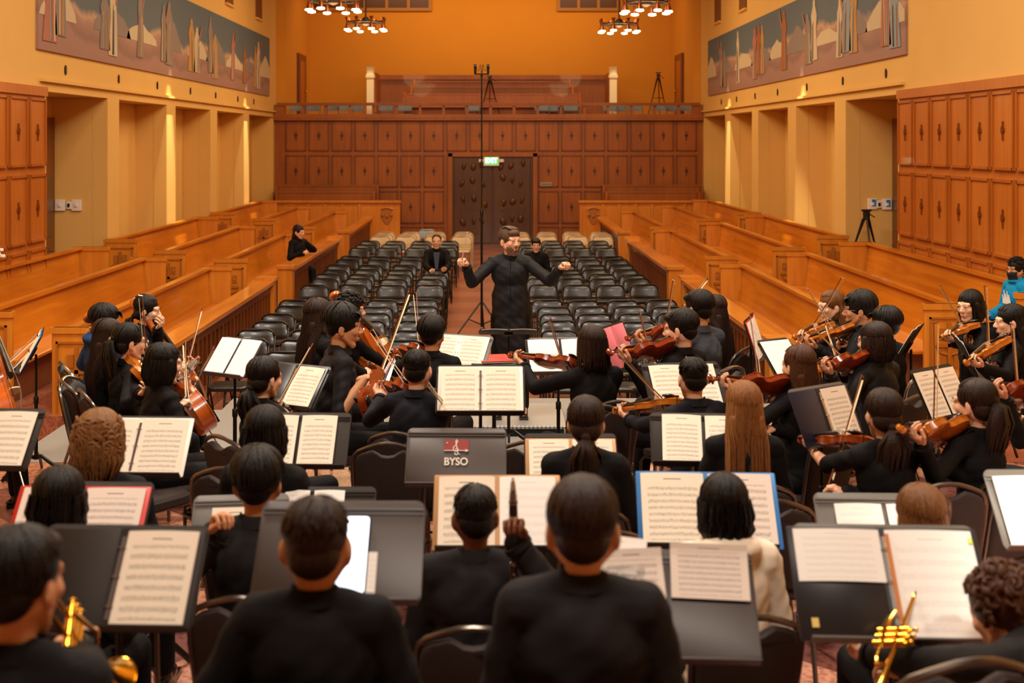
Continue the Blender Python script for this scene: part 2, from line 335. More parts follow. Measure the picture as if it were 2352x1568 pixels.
def cross_mesh(fn, a, z, k, stubby=False):
    c = MB()
    for (x0, x1, z0, z1, d) in ((-.026, .026, -.27, .25, .05), (-.095, .095, -.02, .05, .045), (-.035, .035, -.09, .11, .07), (-.075, -.045, -.04, .07, .06), (.045, .075, -.04, .07, .06)):
        P = [fn(a+x*k*(1 if (z_ > 0 or abs(x) > .05) else .7), z+z_*k, dd) for dd in (.02, .02+d*k) for x, z_ in ((x0, z0), (x1, z0), (x1, z1), (x0, z1))]
        c.add(P, [(3, 2, 1, 0), (4, 5, 6, 7), (0, 1, 5, 4), (1, 2, 6, 5), (2, 3, 7, 6), (3, 0, 4, 7)])
    return c
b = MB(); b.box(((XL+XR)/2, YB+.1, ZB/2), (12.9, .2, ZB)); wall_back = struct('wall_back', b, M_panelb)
fb = lambda u, z, d: Vector((u, YB-d, z))
rowsb = [(.06, .5), (.6, 1.55), (1.66, 2.6), (2.72, 3.62)]
DX0, DX1 = -1.2, 1.2
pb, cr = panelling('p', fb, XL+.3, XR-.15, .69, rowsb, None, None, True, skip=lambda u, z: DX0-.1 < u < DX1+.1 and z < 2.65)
pb.build('panel_frame', [wood('panel_moulding', '6e3408', '84420c', .45, 2, 3, .1), M_panelb], wall_back, smooth=False)  # moulding coloured darker than the panels to paint in their shadow lines
for (u, z) in cr: cross_mesh(fb, u, z, .5).build('cross_ornament', mat('cross_dark', '4e2408', .4), wall_back, smooth=False)
b = MB(); b.box((0.02, YB-.06, 1.28), (2.34, .1, 2.56)); door = struct('door_3', b, M_doorw)
def doorfn(x0, n):
    p = MB(); p.rbox((x0, YB-.13, 1.27), (1.08, .06, 2.46), .01); q = p.build('door_leaf', M_doorw, door, False)
    e = MB()
    for z in (.7, 1.25, 1.85, 2.3):
        for dx in (-.28, .02, .3):
            e.ell((x0+dx+random.uniform(-.05, .05), YB-.165, z+random.uniform(-.1, .1)), (.05+.05*random.random(), .03, .12), R=Matrix.Rotation(random.uniform(-.6, .6), 3, 'Y'), n=10, m=6)
    e.build('relief', mat('bronze_relief', '5a3416', .4, .4), q); h = MB(); h.tube([(x0+.3*n, YB-.16, .98), (x0+.3*n, YB-.24, 1.0), (x0+.3*n, YB-.24, 1.35), (x0+.3*n, YB-.16, 1.37)], .015, 6); h.build('door_pull', M_brass, q)
doorfn(-.56, 1); doorfn(.58, -1)
b = MB(); b.box((-1.22, YB-.1, 1.33), (.12, .2, 2.66)); b.box((1.26, YB-.1, 1.33), (.12, .2, 2.66)); b.box((.02, YB-.1, 2.62), (2.6, .2, .12)); struct('trim_1', b, M_panelb)
# exit sign
t = empty('exit_sign', (-.02, YB-.25, 2.42), 0, 'glowing green exit sign above the dark double door', 'sign')
b = MB(); b.rbox((0, 0, 0), (.46, .08, .26), .01); b.rbox((-.3, 0, .02), (.14, .1, .1), .03); b.rbox((.3, 0, .02), (.14, .1, .1), .03); b.box((0, .12, .05), (.1, .2, .1)); b.build('housing', M_white, t)
b = MB(); b.box((0, -.045, .02), (.36, .012, .2)); b.build('sign_face', mat('exit_green', '30c060', .5, emit='20d060', estr=1.6), t, False)
def text(s, size, parent, loc, m, rot=(PI/2, 0, 0), depth=.004, sx=1):
    cu = bpy.data.curves.new('lettering', 'FONT'); cu.body = s; cu.size = size; cu.extrude = depth; cu.offset = size*.025; cu.align_x = 'CENTER'; cu.align_y = 'CENTER'
    o = bpy.data.objects.new('tmp_text', cu); COL.objects.link(o); dg = bpy.context.evaluated_depsgraph_get(); me = bpy.data.meshes.new_from_object(o.evaluated_get(dg)); bpy.data.objects.remove(o)
    me.materials.clear(); me.materials.append(m); q = bpy.data.objects.new('lettering', me); COL.objects.link(q); q.parent = parent; q.location = loc; q.rotation_euler = rot; q.scale = (sx, 1, 1); return q
text('EXIT', .2, t, (0, -.055, .02), mat('exit_white', 'eafff0', .5, emit='e8fff0', estr=3), sx=.85)
b = MB(); b.rbox((0, 0, 0), (.34, .02, .12), .01); b.box((0, -.012, .0), (.28, .006, .05), 1)
o = b.build('wall_plaque', [mat('plaque_grey', 'a89880', .5), mat('plaque_dark', '80705c', .5)]); o.location = U(1254, 423, YB-.08); tag(o, 'small grey plaque on the wood panelling beside the dark door', 'plaque')
# --- balcony: ledge, rail, floor, back wall, seats
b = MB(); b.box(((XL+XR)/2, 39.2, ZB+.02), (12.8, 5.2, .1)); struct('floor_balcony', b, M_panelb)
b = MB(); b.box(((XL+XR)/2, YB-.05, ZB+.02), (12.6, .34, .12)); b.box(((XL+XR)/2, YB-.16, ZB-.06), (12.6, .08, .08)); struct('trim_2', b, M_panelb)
b = MB(); b.box(((XL+XR)/2, YB-.02, 4.09), (12.4, .22, .07)); b.box(((XL+XR)/2, YB-.1, 4.12), (12.4, .1, .04))
for x in np.arange(XL+.15, XR, .69): b.box((x, YB, 3.9), (.07 if abs(x) > 2 else .08, .08, .36))
b.box((XL+.17, YB, 3.9), (.3, .12, .36)); b.box((XR-.17, YB, 3.9), (.3, .12, .36))
rl = empty('balcony_rail', (0, 0, 0), 0, 'reddish wooden balcony railing above the panelled back wall', 'railing'); b.build('rail', M_panelb, rl, False)
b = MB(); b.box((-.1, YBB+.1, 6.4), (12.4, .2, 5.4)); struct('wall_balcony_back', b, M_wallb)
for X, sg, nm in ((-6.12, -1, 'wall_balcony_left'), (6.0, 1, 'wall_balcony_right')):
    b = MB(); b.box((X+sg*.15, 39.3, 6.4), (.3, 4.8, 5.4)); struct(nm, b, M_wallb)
for i, (x0, x1) in enumerate(((640, 988), (1283, 1420))):      # high windows at the top of the far wall
    b = MB(); f2 = MB(); Yw = YBB-.03; X0, X1 = U(x0, 0, Yw).x, U(x1, 0, Yw).x
    z0 = U(0, 22, Yw).z; f2.box(((X0+X1)/2, Yw+.01, z0+.6), (X1-X0, .02, 1.2)); n = max(2, round((X1-X0)/.78))
    for k in range(n+1): b.box((X0+(X1-X0)*k/n, Yw-.02, z0+.6), (.1, .08, 1.2))
    b.box(((X0+X1)/2, Yw-.02, z0), (X1-X0+.1, .1, .1)); b.box(((X0+X1)/2, Yw-.02, z0+1.2), (X1-X0+.1, .1, .1))
    o = struct('window_%d' % (i+1), b, mat('window_frame', 'b07a34', .6)); f2.build('glass', mat('window_glass_dark', '5c3a20', .25), o, False)
# balcony doors
for k, (x, X, sg) in enumerate(((690, -6.12, -1), (1563, 6.0, 1))):
    b = MB(); Yd = abs(X)*F/abs(x-CX); b.box((X-sg*.04, Yd, 4.75), (.08, 1.5, 2.05)); b.box((X-sg*.09, Yd-.2, 4.7), (.03, .8, 1.7), 1)
    o = struct('door_%d' % (4+k), b, [M_rail, M_panel]); h = MB(); h.ell((X-sg*.13, Yd+.3, 4.6), (.04, .04, .04)); h.build('door_knob', M_brass, o)
for k, (x, nm) in enumerate(((851, 'left'), (1408, 'right'))):
    b = MB(); c = U(x, 200, 39.0); b.box((c.x, 39.0, 4.55), (.22, .22, 1.6)); b.box((c.x, 39.0, 5.05), (.27, .27, .1)); o = b.build('newel_post', M_cream, None, False)
    tag(o, 'cream square post at the %s end of the balcony pew enclosure' % nm, 'post')
# balcony pews and enclosure
t = empty('balcony_screen', (0, 0, 0), 0, 'dark wooden screen around the raised pews on the balcony', 'screen')
b = MB(); b.box((.0, 40.6, 4.55), (7.4, .1, 1.25)); b.box((.0, 40.55, 5.05), (7.4, .16, .06)); b.build('back_panel', M_panelb, t, False)
for sg in (-1, 1): b = MB(); b.box((sg*3.72+.02, 39.9, 4.55), (.1, 1.5, 1.25)); b.build('side_panel', M_panelb, t, False)
for i, (yy, zz, hw, tone) in enumerate(((38.6, 4.42, 2.72, M_panel), (39.3, 4.66, 2.55, M_panelb), (40.0, 4.88, 2.5, M_panelb))):
    t = empty('balcony_pew', (0, yy, 0), 0, 'long red wooden balcony pew, %s row of three facing the nave' % ('front', 'middle', 'rear')[i], 'pew', 'balcony pews')
    b = MB(); b.box((0, .05, zz-.32), (hw*2, .06, .75)); b.box((0, .05, zz+.05), (hw*2+.1, .12, .05)); b.build('backrest', tone, t, False)
    b = MB(); b.box((0, -.2, zz-.35), (hw*2, .4, .04)); b.build('seat', tone, t, False)
    for sg in (-1, 1): b = MB(); b.prism([(-.35, ZB+.07), (.12, ZB+.07), (.12, zz+.1), (0, zz+.12), (-.1, zz-.1), (-.35, zz-.15)], sg*hw-.03, sg*hw+.03, fn=lambda x, y, h: Vector((h, x, y))); b.build('end_panel', M_panel, t, False)
# --- murals
def mural(name, X, sg, y0, y1, z0, z1, label, seed):
    rnd = random.Random(seed); t = empty(name, (0, 0, 0), 0, label, 'mural'); L_ = y1-y0; root_t = t
    m = mat(name+'_paint', '7c7880', .8); N, Lk = nodes_of(m); bs = N['Principled BSDF']
    tc = N.new('ShaderNodeTexCoord'); sp = N.new('ShaderNodeSeparateXYZ'); Lk.new(tc.outputs['Object'], sp.inputs[0])
    nz = N.new('ShaderNodeTexNoise'); nz.inputs['Scale'].default_value = .55; nz.inputs['Detail'].default_value = 6; Lk.new(tc.outputs['Object'], nz.inputs['Vector'])
    a = N.new('ShaderNodeMath'); a.operation = 'MULTIPLY_ADD'; a.inputs[1].default_value = 1.1; Lk.new(nz.outputs['Fac'], a.inputs[0]); Lk.new(sp.outputs[2], a.inputs[2])
    mr = N.new('ShaderNodeMapRange'); mr.inputs[1].default_value = z0+.35; mr.inputs[2].default_value = z1+.65; Lk.new(a.outputs[0], mr.inputs[0])
    cr = N.new('ShaderNodeValToRGB'); e = cr.color_ramp.elements; e[0].position = 0; e[0].color = (*hexc('9c7468'), 1); e[1].position = 1; e[1].color = (*hexc('56646e'), 1)
    for p_, c_ in ((.25, 'a07c70'), (.3, '8c6c62'), (.46, 'a88474'), (.5, 'bb9a80'), (.56, '5e6a72')): q = e.new(p_); q.color = (*hexc(c_), 1)
    Lk.new(mr.outputs[0], cr.inputs[0]); Lk.new(cr.outputs[0], bs.inputs['Base Color'])
    b = MB(); b.box((X-sg*.02, (y0+y1)/2, (z0+z1)/2), (.04, L_, z1-z0)); b.build('canvas', m, t, False)
    cl = lambda x, y, h: Vector((X-sg*h, min(max(x, y0+.02), y1-.02), min(y, z1-.02)))
    robes = [mat('robe_'+n_, c_, .8, var=.15, vscale=6, stretch=(1, 6, .5)) for n_, c_ in (('ochre', 'b88c50'), ('rose', 'ac7058'), ('cream', 'c8b898'), ('blue', '8a98a0'), ('rust', 'a06034'), ('grey', '887c74'))]
    # rocks and walls behind the figures
    b = MB()
    for k in range(9):
        yy = y0+L_*(k+.5)/9+rnd.uniform(-.4, .4); hh = rnd.uniform(.25, .55); ww = rnd.uniform(.6, 1.1); out = [(yy-ww, z0+.5), (yy+ww, z0+.5)]
        for q in range(7): out.append((yy+ww*(1-q/3)*.9, z0+.55+hh*math.sin(PI*(q+.5)/7)+rnd.uniform(-.05, .05)))
        b.prism(out, .04, .046, k % 2, fn=cl)
    b.build('painted_rocks', [robes[2], robes[5]], t, False)['kind'] = 'stuff'
    yy = y0+.45
    while yy < y1-.5:
        n = rnd.choice((1, 2, 2, 3)); b = MB()
        for k in range(n):
            hgt = rnd.uniform(.95, 1.3); c = yy+k*.42; zb = z0+.18+rnd.uniform(-.05, .08); wd = rnd.uniform(.2, .32); ln = rnd.uniform(-.06, .06)
            prof = [(-wd, 0), (wd*.9, 0), (wd*.8, .35), (wd*.65, .62), (wd*.75, .76), (wd*.4, .86), (wd*.3, .9), (wd*.32, .97), (0, 1.02), (-wd*.3, .97), (-wd*.28, .9), (-wd*.5, .84), (-wd*.8, .72), (-wd*.6, .5), (-wd*.85, .25)]
            ci = rnd.randrange(6)
            b.prism([(c+x+ln*y, zb+y*hgt) for x, y in prof], .045, .055, ci, fn=cl)
            for q in range(3):
                x0 = c+rnd.uniform(-.6, .6)*wd; b.prism([(x0-.02, zb+.02), (x0+.03, zb+.02), (x0+.02+ln, zb+hgt*rnd.uniform(.5, .8)), (x0-.01+ln, zb+hgt*.6)], .056, .06, (ci+1+q) % 6, fn=cl)
            if rnd.random() < .35: b.prism([(c+wd*.4, zb+hgt*.7), (c+wd*.6, zb+hgt*.66), (c+wd*1.5, zb+hgt*1.02), (c+wd*1.35, zb+hgt*1.05)], .056, .062, 1, fn=cl)
        b.build('painted_figure', robes, t, False); yy += n*.42+rnd.uniform(.9, 1.7)
mural('mural', XL, -1, 17.4, 35.5, 4.30, 5.95, 'long faded mural of robed figures high on the left wall', 3)
mural('mural', XR, 1, 18.5, 35.4, 4.30, 5.86, 'long faded mural of robed figures high on the right wall', 11)
b = MB(); [b.box((x, y, 6.35), (.06, .3, .9)) for x, y in ()]
k = 0
for X, sg, ys, side in ((XL, -1, (18.6, 21.25, 23.7, 26.3, 28.7, 31.2, 33.3), 'left'), (XR, 1, (19.5, 21.9, 24.4, 26.9, 29.2, 31.4, 33.5), 'right')):
    for i, yy in enumerate(ys):
        b = MB(); b.prism([(0, -.075), (.04, -.028), (.025, 0), (.04, .028), (0, .075), (-.04, .028), (-.025, 0), (-.04, -.028)], 0, .02, fn=lambda x, y, h: Vector((-sg*h, x, y)))
        o = b.build('wall_ornament', M_iron, None, False); o.location = (X, yy, 4.07)
        tag(o, 'small dark diamond ornament below the %s mural, %s from the stage' % (side, ORD[i]), 'ornament', 'iron ornaments below the %s mural' % side)
for i, (px, sg) in enumerate(((525, -1), (593, -1), (648, -1), (1602, 1), (1650, 1), (1708, 1))):   # narrow upper slots
    X = XL if sg < 0 else XR; Yw = X*F/(px-CX); zb = U(px, (12, 45, 74, 78, 53, 24)[i], Yw).z; b = MB(); b.box((X-sg*.01, Yw, zb+.9), (.05, .8, 1.8)); b.box((X-sg*.03, Yw, zb), (.08, .9, .05), 1)
    struct('window_%d' % (3+i), b, [mat('slot_dark', '7c4c1c', .8), M_wall])
# --- near wood panelling with crosses, both sides
for nm, X, sg, y0, y1 in (('trim_3', XL, -1, 13.3, 17.5), ('trim_4', XR, 1, 13.7, 18.6)):
    b = MB(); b.box((X-sg*.05, (y0+y1)/2, 1.88), (.1, y1-y0, 3.76)); b.box((X-sg*.07, (y0+y1)/2, 3.70), (.14, y1-y0, .13)); o = struct(nm, b, M_panel)
    fn = (lambda X, sg: (lambda u, z, d: Vector((X-sg*(.1+d), u, z))))(X, sg)
    pb, cr = panelling('p', fn, y0, y1-.02, .7, [(.1, .95), (1.02, 1.52), (1.62, 2.55), (2.66, 3.6)], None, None, True)
    pb.build('panel_frame', [wood('moulding_oak', 'a0520f', 'b4661c', .38, 2, 3, .2), M_panel], o, False)
    for u, z in cr:
        if z > 1.4: cross_mesh(fn, u, z, .44).build('cross_ornament', mat('cross_wood', '7a3c12', .28, coat=.4), o, smooth=False)
# --- switches
def switch(px, py, Y, label, tape=False, dark=False):
    t = empty('wall_switch', U(px, py, Y), 0, label, 'switch', 'wall switches in the near bays'); w_, h_ = (.17, .19) if not dark else (.1, .13)
    b = MB(); b.rbox((0, -.02, 0), (w_, .04, h_), .012); b.build('plate', M_white, t)
    b = MB(); b.rbox((0, -.05, 0), ((.05, .03, .05) if not dark else (.04, .02, .06)), .008); b.build('knob', M_black if dark else M_white, t)
    if tape: b = MB(); b.box((.02, -.045, .02), (.07, .01, .12)); b.build('tape', M_blue, t, False)
yl, yr = 20.655, 21.745
switch(139, 471, yl, 'white square wall switch, left of three in the left doorway bay'); switch(159.5, 471, yl, 'small dark wall dial between two white switches, left bay', dark=True); switch(177, 471, yl, 'white square wall switch, right of three in the left doorway bay')
switch(2003, 468, yr, 'white switch with blue tape, above the camera tripod', True); switch(2018, 469, yr, 'small dark wall dial between two blue-taped switches', dark=True); switch(2036, 469, yr, 'white switch with blue tape, nearest the right doorway', True)
# ================================================================ PEWS
ends = {}
def carved_end(w_, h_, kind):
    """end panel in local x (0..w), z (0..h), facing -y"""
    b = MB(); b.rbox((w_/2, 0, h_/2), (w_, .07, h_), .02)
    b.box((w_/2, -.002, h_-.03), (w_+.03, .1, .06))
    return b
def carving(w_, h_):
    c = MB(); f = lambda x0, x1, z0, z1, d: c.box(((x0+x1)/2, -.035-d/2, (z0+z1)/2), (x1-x0, d, z1-z0))
    f(.05, .07, .12, h_-.14, .02); f(w_-.07, w_-.05, .12, h_-.14, .02); f(.05, w_-.05, h_-.16, h_-.14, .02); f(.05, w_-.05, .1, .12, .02)
    m = w_/2; f(m-.02, m+.02, .2, h_-.2, .03); f(m-.13, m+.13, h_-.46, h_-.42, .03); f(m-.1, m-.03, h_-.4, h_-.27, .018); f(m+.04, m+.11, h_-.38, h_-.26, .018)
    c.tube([(m-.14, -.045, h_-.44), (m-.1, -.05, h_-.52), (m, -.05, h_-.55), (m+.1, -.05, h_-.52), (m+.14, -.045, h_-.44)], .012, 6)
    f(m-.09, m-.05, h_-.68, h_-.55, .02); f(m+.03, m+.09, h_-.66, h_-.56, .02); c.ell((m+.07, -.04, h_-.33), (.03, .02, .03), n=8, m=6); f(m-.05, m+.05, .2, .23, .025)
    return c
sec_names = ('nearest', 'middle', 'farthest'); col_names = {'A': 'against the wall', 'B': 'in the middle tier', 'C': 'just behind the rail'}
def pew(sg, colu, Xb, zt, fl, y0, y1, sec):
    side = 'left' if sg < 0 else 'right'
    t = empty('pew', (Xb, y0, fl), 0, 'orange oak pew on the %s side %s, %s of its three' % (side, col_names[colu], sec_names[sec]), 'pew', 'oak pews on the %s side' % side)
    H = zt-fl; Ln = y1-y0; i_ = -sg                                        # i_: inward direction
    b = MB(); b.prism([(0, .05), (.055, .05), (.11, .42), (.02, H-.03), (0, H-.03)][::1], .06, Ln-.06, fn=lambda x, y, h: Vector((i_*x, h, y)))
    b.box((i_*.03, Ln/2, H-.02), (.1, Ln-.1, .04)); b.build('backrest', M_pew, t, False)
    b = MB(); b.rbox((i_*.27, Ln/2, .43), (.40, Ln-.12, .045), .02); b.build('seat', M_pew, t, False)
    b = MB(); b.box((i_*.3, Ln/2, .2), (.03, Ln-.2, .4)); b.build('seat_support', M_rail, t, False)
    for yy, cv in ((0, True), (Ln, False)):
        W_ = .52; e = carved_end(W_, H, 0); 
        if i_ < 0: e.v = [(-x, y, z) for x, y, z in e.v]; e.f = [f[::-1] for f in e.f]
        o = e.build('end_panel', M_pewv, t, True, 30); o.location = (-i_*(.06 if colu == 'A' else .16), yy, 0)
        if cv:
            c = carving(W_, H)
            if i_ < 0: c.v = [(-x, y, z) for x, y, z in c.v]; c.f = [f[::-1] for f in c.f]
            c.build('carving', M_carve, o, True, 30)
PEWS = {-1: {'A': (-6.3, 1.40, .42, ((12.8, 18.9), (20.4, 26.4), (28.1, 33.7))), 'B': (-5.3, 1.25, .28, ((12.8, 18.8), (20.0, 25.8), (28.3, 33.4))), 'C': (-4.25, 1.14, .14, ((12.45, 18.5), (19.7, 25.2), (27.2, 33.2)))},
        1: {'A': (6.02, 1.40, .42, ((13.15, 19.8), (21.2, 27.2), (28.1, 34.3))), 'B': (5.02, 1.25, .28, ((13.4, 19.6), (20.6, 27.0), (28.2, 34.0))), 'C': (3.84, 1.14, .14, ((13.1, 18.9), (20.2, 26.4), (27.2, 33.3)))}}
for sg in (-1, 1):
    for cn, (Xb, zt, fl, secs) in PEWS[sg].items():
        for i, (y0, y1) in enumerate(secs): pew(sg, cn, Xb, zt, fl, y0, y1, i)
    Xa, Xb_, Xc = PEWS[sg]['A'][0], PEWS[sg]['B'][0], PEWS[sg]['C'][0]
    b = MB(); xw = XL if sg < 0 else XR
    for x0, x1, z in ((xw, Xb_+sg*.02, .42), (Xb_+sg*.02, Xc+sg*.02, .28), (Xc+sg*.02, sg*3.15 if sg < 0 else 2.95, .14)): b.box(((x0+x1)/2, 23.6, z/2-.002), (abs(x1-x0), 22.6, z))
    struct('floor_tier_%s' % ('left' if sg < 0 else 'right'), b, M_nave)
# --- aisle rails (balustrades)
def rail(sg, Xi, y0, y1, sec):
    side = 'left' if sg < 0 else 'right'
    t = empty('aisle_rail', (Xi, y0, 0), 0, 'oak balustrade between folding chairs and %s pews, %s of three sections' % (side, sec_names[sec]), 'railing', 'aisle balustrades'); Ln = y1-y0; H = .93
    b = MB(); b.rbox((sg*.12, Ln/2, H-.03), (.26, Ln, .06), .01); b.build('top_rail', M_pew, t, False)
    b = MB(); b.box((sg*.12, Ln/2, .45), (.04, Ln-.1, .86)); b.box((sg*.1, Ln/2, .09), (.1, Ln-.1, .18)); b.box((sg*.1, Ln/2, .8), (.09, Ln-.1, .1)); b.build('panel', M_rail, t, False)
    b = MB(); n = int(Ln/.21)
    for k in range(n): b.box((sg*.07, (k+.5)*Ln/n, .46), (.035, .07+.035*(k % 3 == 0), .62))
    q = b.build('baluster', M_rail, t, False); q['kind'] = 'stuff'
    for yy in (0, Ln):
        b = MB(); b.rbox((sg*.12, yy, H/2), (.24, .24, H), .01); b.box((sg*.12, yy, H+.02), (.3, .3, .05)); b.build('post', M_pewv, t, False)
for sg, Xi, secs in ((-1, -3.25, ((11.9, 18.6), (20.3, 26.6), (28.2, 33.7))), (1, 2.86, ((12.9, 18.7), (20.2, 26.4), (28.0, 33.4)))):
    for i, (y0, y1) in enumerate(secs): rail(sg, Xi, y0, y1, i)
# --- far screens and pews below the back wall
for sg, x0, x1 in ((-1, 630, 919), (1, 1331, 1609)):
    side = 'left' if sg < 0 else 'right'; Ys = 34.6; X0, X1 = U(x0, 0, Ys).x, U(x1, 0, Ys).x; H = 1.33
    t = empty('pew_screen', ((X0+X1)/2, Ys, 0), 0, 'bright oak screen with carved emblem at the back %s of the hall' % side, 'screen'); W_ = X1-X0
    b = MB(); b.box((0, 0, H/2), (W_, .08, H)); b.box((0, -.02, H), (W_+.06, .18, .06)); b.build('board', M_pewv, t, False)
    b = MB(); n = 6; e0 = -W_/2 if sg < 0 else -W_/2+.65; e1 = W_/2-.65 if sg < 0 else W_/2
    for k in range(n):
        xa, xb = e0+(e1-e0)*k/n, e0+(e1-e0)*(k+1)/n; b.box(((xa+xb)/2, -.05, .66), (.02+(xb-xa)*.8, .02, 1.0), 0); b.box((xa, -.06, .66), (.06, .04, 1.2))
    b.build('panel', M_pewv, t, False)
    xc = (W_/2-.36) if sg < 0 else (-W_/2+.38); b = MB()
    b.prism([(-.14, .12), (.14, .12), (.16, -.05), (.06, -.22), (0, -.26), (-.06, -.22), (-.16, -.05)], .04, .07, fn=lambda x, y, h: Vector((xc+x, -h, .95+y)))
    for dx in (-.12, 0, .12): b.ell((xc+dx, -.08, .95+.05*abs(dx)*6-.03), (.045, .03, .05), n=8, m=6)
    b.tube([(xc-.17, -.08, 1.12), (xc, -.08, 1.16), (xc+.17, -.08, 1.12)], .02, 6); b.build('carving', M_carve, t)
    for j, (dy, zt, xa, xb) in enumerate(((.75, 1.56, 640 if sg < 0 else 1390, 862 if sg < 0 else 1602), (1.45, 1.72, 640 if sg < 0 else 1384, 870 if sg < 0 else 1608))):
        Yp = Ys+dy; A_, B_ = U(xa, 0, Yp).x, U(xb, 0, Yp).x; p = empty('back_pew', ((A_+B_)/2, Yp, 0), 0, 'dark pew behind the %s screen under the balcony, %s row' % (side, ('front', 'rear')[j]), 'pew', 'dark pews under the balcony')
        b = MB(); b.box((0, 0, zt/2+.2), (B_-A_, .06, zt-.4)); b.box((0, 0, zt), (B_-A_+.06, .1, .05)); b.build('backrest', M_panelb, p, False)
        b = MB(); b.box((0, -.2, .7), (B_-A_, .36, .04)); b.build('seat', M_panelb, p, False)
        for s2 in (-1, 1): b = MB(); b.box((s2*(B_-A_)/2, -.12, zt/2), (.06, .5, zt)); b.build('end_panel', M_panelb, p, False)
# ================================================================ CHANDELIERS
def chandelier(px, py, Y, wpx, n, label, power):
    k = wpx/F*Y/1.0; t = empty('chandelier', U(px, py, Y), 0, label, 'chandelier', 'bell-lamp chandeliers hanging in the nave'); zc = 0
    b = MB(); b.tube([(0, 0, ZC-t.location.z), (0, 0, .05)], .02, 8); b.lathe((0, 0, 0), [(.03, -.1), (.1, -.06), (.12, .02), (.05, .12)], 12); b.build('stem', M_iron, t)
    b = MB(); b.tube([(k*.42*math.cos(a), k*.42*math.sin(a), -.02) for a in np.linspace(0, 2*PI, 25)[:-1]], .022, 8, closed=True)
    for q in range(n): a = 2*PI*(q+.5)/n; b.tube([(0, 0, 0), (k*.42*math.cos(a), k*.42*math.sin(a), 0)], .014, 6)
    b.build('ring', M_iron, t)
    for q in range(n):
        a = 2*PI*(q+.5)/n; x, y = k*.45*math.cos(a), k*.45*math.sin(a); b = MB()
        b.lathe((x, y, 0), [(.055, .1), (.035, .05), (.022, -.02), (.032, -.08), (.05, -.15), (.068, -.19), (.064, -.19), (.02, -.1)], 14); s_ = b.build('bell_shade', M_copper, t)
        b = MB(); b.lathe((x, y, 0), [(.064, -.185), (.078, -.205), (.074, -.222), (.03, -.235)], 14); b.build('bulb', M_lamp, s_)
    l = bpy.data.lights.new('chandelier_light', 'POINT'); l.energy = power; l.color = AMBER; l.shadow_soft_size = k*.4; lo = bpy.data.objects.new('chandelier_light', l); COL.objects.link(lo); lo.location = t.location-Vector((0, 0, .38))
chandelier(840, 50, 31, 98, 8, 'far left chandelier, a ring of small glowing bell lamps', 120); chandelier(1422, 54, 31, 96, 8, 'far right chandelier, a ring of small glowing bell lamps', 120)
chandelier(766, 0, 24, 128, 8, 'nearer left chandelier, cut by the top of the picture', 90); chandelier(1484, 4, 24, 118, 8, 'nearer right chandelier, cut by the top of the picture', 90)
# ================================================================ FOLDING CHAIRS
def folding_chair(pad, fr, W_=.44):
    t = empty('folding_chair', (0, 0, 0)); h = W_/2
    # faces -y ; hoop runs from the front feet up over the back
    b = MB(); hoop = [(-h, -.2, 0), (-h, .02, .44), (-h, .17, .70)]+[(-h+.10*(1-math.cos(a)), .185+.01*math.sin(a), .685+.095*math.sin(a)) for a in np.linspace(.2, PI/2, 6)]
    hoop += [(-x, y, z) for x, y, z in hoop[::-1]]; b.tube(hoop, .0125, 8)
    for s_ in (-1, 1): b.tube([(s_*(h-.035), .24, 0), (s_*(h-.035), -.14, .45)], .011, 6)
    b.tube([(-h+.035, .19, .06), (h-.035, .19, .06)], .009, 6); b.tube([(-h, -.13, .13), (h, -.13, .13)], .009, 6); b.build('frame', fr, t)
    b = MB(); nx, nz = 12, 7; P = []; 
    for side in (0, 1):
        for j in range(nz):
            v = j/(nz-1)
            for i in range(nx):
                u = i/(nx-1)*2-1; hw = (h-.012)*(1-.10*max(0, v-.55)/.45); e = 1-abs(u)**5
                z = .565+.2*v; z = .665+(z-.665)*(.80+.2*e); cz = .028*(1-u*u)
                th = .018*math.sqrt(max(0, 1-(2*v-1)**4))*math.sqrt(max(0, 1-abs(u)**6))+.002
                P.append((u*hw, .112+cz+.33*(z-.565)+(-th if side == 0 else th), z))
    fs = []; q = nx*nz
    for j in range(nz-1):
        for i in range(nx-1): a = j*nx+i; fs.append((a, a+1, a+nx+1, a+nx)); fs.append((q+a, q+a+nx, q+a+nx+1, q+a+1))
    for i in range(nx-1): fs.append((i+1, i, q+i, q+i+1)); a = (nz-1)*nx+i; fs.append((a, a+1, q+a+1, q+a))
    for j in range(nz-1): a = j*nx; fs.append((a, a+nx, q+a+nx, q+a)); a = j*nx+nx-1; fs.append((a+nx, a, q+a, q+a+nx))
    b.add(P, fs); b.build('backrest', pad, t)
    b = MB(); b.rbox((0, -.04, .445), (W_-.05, .38, .045), .07, n=5); b.build('seat', pad, t)
    return t
black0 = folding_chair(M_vinyl, mat('chair_frame_black', '1c1814', .35, .4)); beige0 = folding_chair(M_beigech, mat('chair_frame_beige', 'b49c78', .35, .3), .46); blue0 = folding_chair(M_bluech, mat('chair_frame_grey', '8a8a8c', .35, .5))
used = set()
def put(proto, loc, rz, label, group, cat='chair'):
    c = proto if proto.name not in used else copy_tree(proto); used.add(proto.name)
    c.location = loc; c.rotation_euler = (0, 0, rz); tag(c, label, cat, group); return c
rows = [12.95, 13.7, 14.4, 15.1, 15.8, 16.5, 17.2, 19.0, 19.85, 20.55, 21.3, 22.15, 23.15, 23.8, 25.7, 26.5, 27.5]
LX = [-2.74, -2.16, -1.56, -.98]; RX = [.80, 1.30, 1.82, 2.34]
pos4 = ('beside the balustrade', 'second from the balustrade', 'second from the aisle', 'beside the centre aisle')
